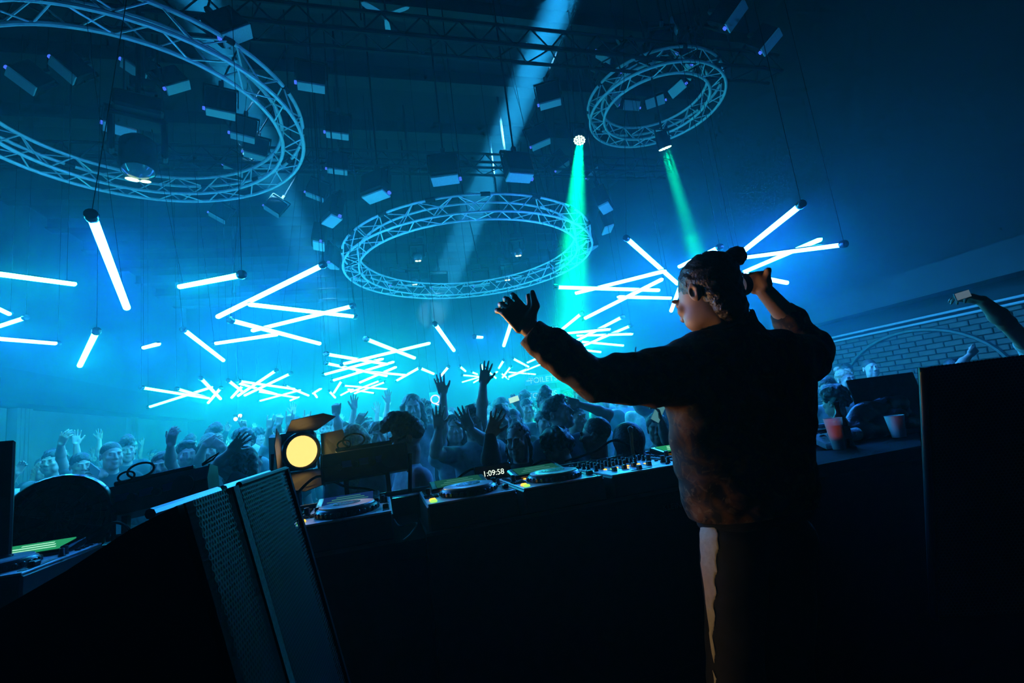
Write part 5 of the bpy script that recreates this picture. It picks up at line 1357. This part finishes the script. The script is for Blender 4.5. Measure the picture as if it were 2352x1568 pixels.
# ------------------------------------------------------------------ lit signs and phones in the crowd
M_sign = emat('sign_pale', (.25, .85, 1.0), .7); M_signq = emat('sign_rose', (1.0, .75, .78), 1.0)
Rface = Matrix(((CRh[0], 0, -CFh[0]), (CRh[1], 0, -CFh[1]), (0, 1, 0))).to_euler()
def hang(root, p, w_):
    for s in (-1, 1): place_rod('hanger', WIRE, np.array([0, 0, 0])+CRh*s*w_*.4, CRh*s*w_*.4+np.array([0, 0, ZC-p[2]-.02]), .004, root)
def sign(px, py, d, body, h, label, m, board):
    p = at(px, py, d); root = empty('hanging_sign', p); R3 = np.array(Rface.to_matrix())
    MB().box((0, 0, 0), (board[0], .03, board[1]), rz(math.atan2(CRh[1], CRh[0])), bev=.005).build('board', mat('sign_board_blue', (.05, .2, .28), .6), root)
    link('lettering', text_mesh(body, h, .004, m, 'CENTER'), root, -CFh*.02+np.array([0, 0, -h*.34]), Rface)
    hang(root, p, board[0]); tag(root, label, 'sign', 'hanging signs'); return root
sign(1247, 871, 12.5, 'TOILETS', .20, 'faint hanging sign reading TOILETS in the haze under the sleeve', M_sign, (.95, .24))
sign(1246, 906, 12.5, 'TOKENS', .20, 'faint hanging sign reading TOKENS below the other sign', M_sign, (.95, .24))
p = at(1216, 874, 12.4); ar = empty('sign_arrow', p); MB().box((0, 0, 0), (.16, .02, .025), rz(math.atan2(CRh[1], CRh[0]))).build('shaft', M_sign, ar); hang(ar, p, .12); tag(ar, 'small dash-shaped arrow hanging left of the TOILETS sign', 'sign', 'hanging signs')
sign(1000, 917, 11.0, 'Q', .30, 'small rose-lit hanging sign with the letter Q behind raised hands', M_signq, (.26, .34))
p = at(547, 958, 12.0); r = empty('twin_lamp', p)
MB().box((0, 0, .05), (.2, .05, .04)).build('bracket', M_black, r)
for s in (-1, 1): MB().lathe([(.02, -.05), (.045, -.02), (.045, .02), (.02, .04)], 10, c=(s*.05, -.03, s*.035)).build('bulb', emat('lamp_white', (.8, 1.0, .95), 3.0), r, smooth=True)
MB().cyl((0, 0, .07), (0, 0, ZC-p[2]-.02), .006, n=5).build('hanging_pole', M_black, r)
tag(r, 'tiny white twin lamp glowing over the crowd under the far piles', 'lamp')
def phone(px, py, d, deg, roll, label, lit, w_=.075, h_=.15):
    p = at(px, py, d); r = empty('phone', p, Matrix(facing(deg, 0, roll).tolist()).to_euler())
    MB().box((0, 0, 0), (w_, .009, h_), bev=.003).build('body', mat('phone_body', (.5, .55, .58), .3), r)
    MB().box((0, -.0052, 0), (w_*.92, .001, h_*.92)).build('screen', lit, r)
    MB().lathe([(.008, 0), (.008, .003)], 10, c=(w_*.28, .0045, h_*.38), R=rx(-PI/2)).build('camera_lens', M_blackgloss, r)
    tag(r, label, 'phone', 'phones held in the crowd')
L1 = emat('phone_lit_green', (.5, 1.0, .75), .9); L2 = emat('phone_dim', (.1, .35, .4), .6)
phone(1180, 917, 5.05, 20, 78, 'bright phone held overhead in the green beam', L1, .06, .12)
phone(216, 1080, 4.08, 160, 60, 'pale phone in the hands of the bearded man', L2)
phone(1511, 948, 2.98, 10, 35, 'pale phone lifted beside the jacket sleeve', L2, .06, .12)
phone(2210, 678, 2.24, 0, 80, 'pale phone in the hand reaching in from outside the frame', emat('phone_lit_white', (.4, .65, .85), .2), .035, .075)

# ------------------------------------------------------------------ haze hanging in the hall, thicker below the truss rings
def haze(name, y0, z0, z1, dens, label, y1=None, col=(.18, .92, 1, 1)):
    y1 = y1 or Y1
    hz = MB().box(((XL+XR)/2, (y0+y1)/2, (z0+z1)/2), (XR-XL-.02, y1-y0-.02, z1-z0)).build(name, None)
    hm = bpy.data.materials.new(name); hm.use_nodes = True; nt = hm.node_tree
    nt.nodes.remove(nt.nodes['Principled BSDF'])
    v = nt.nodes.new('ShaderNodeVolumeScatter'); v.inputs['Color'].default_value = col
    v.inputs['Density'].default_value = dens; v.inputs['Anisotropy'].default_value = HAZE_G
    nt.links.new(v.outputs[0], nt.nodes['Material Output'].inputs['Volume'])
    hz.data.materials.append(hm); hm.cycles.homogeneous_volume = True
    tag(hz, label, 'haze', None, 'stuff')
haze('haze', 2.6, .01, HAZE_TOP, HAZE_LOW, 'thick blue-lit stage haze over the dance floor')
haze('haze', 2.6, HAZE_TOP+.002, ZC-.01, HAZE_HIGH, 'thin dark haze up under the ceiling', col=(.12, .70, 1, 1))
haze('haze', Y0+.01, .15, HAZE_TOP, HAZE_BOOTH, 'faint haze around the booth', 2.59)
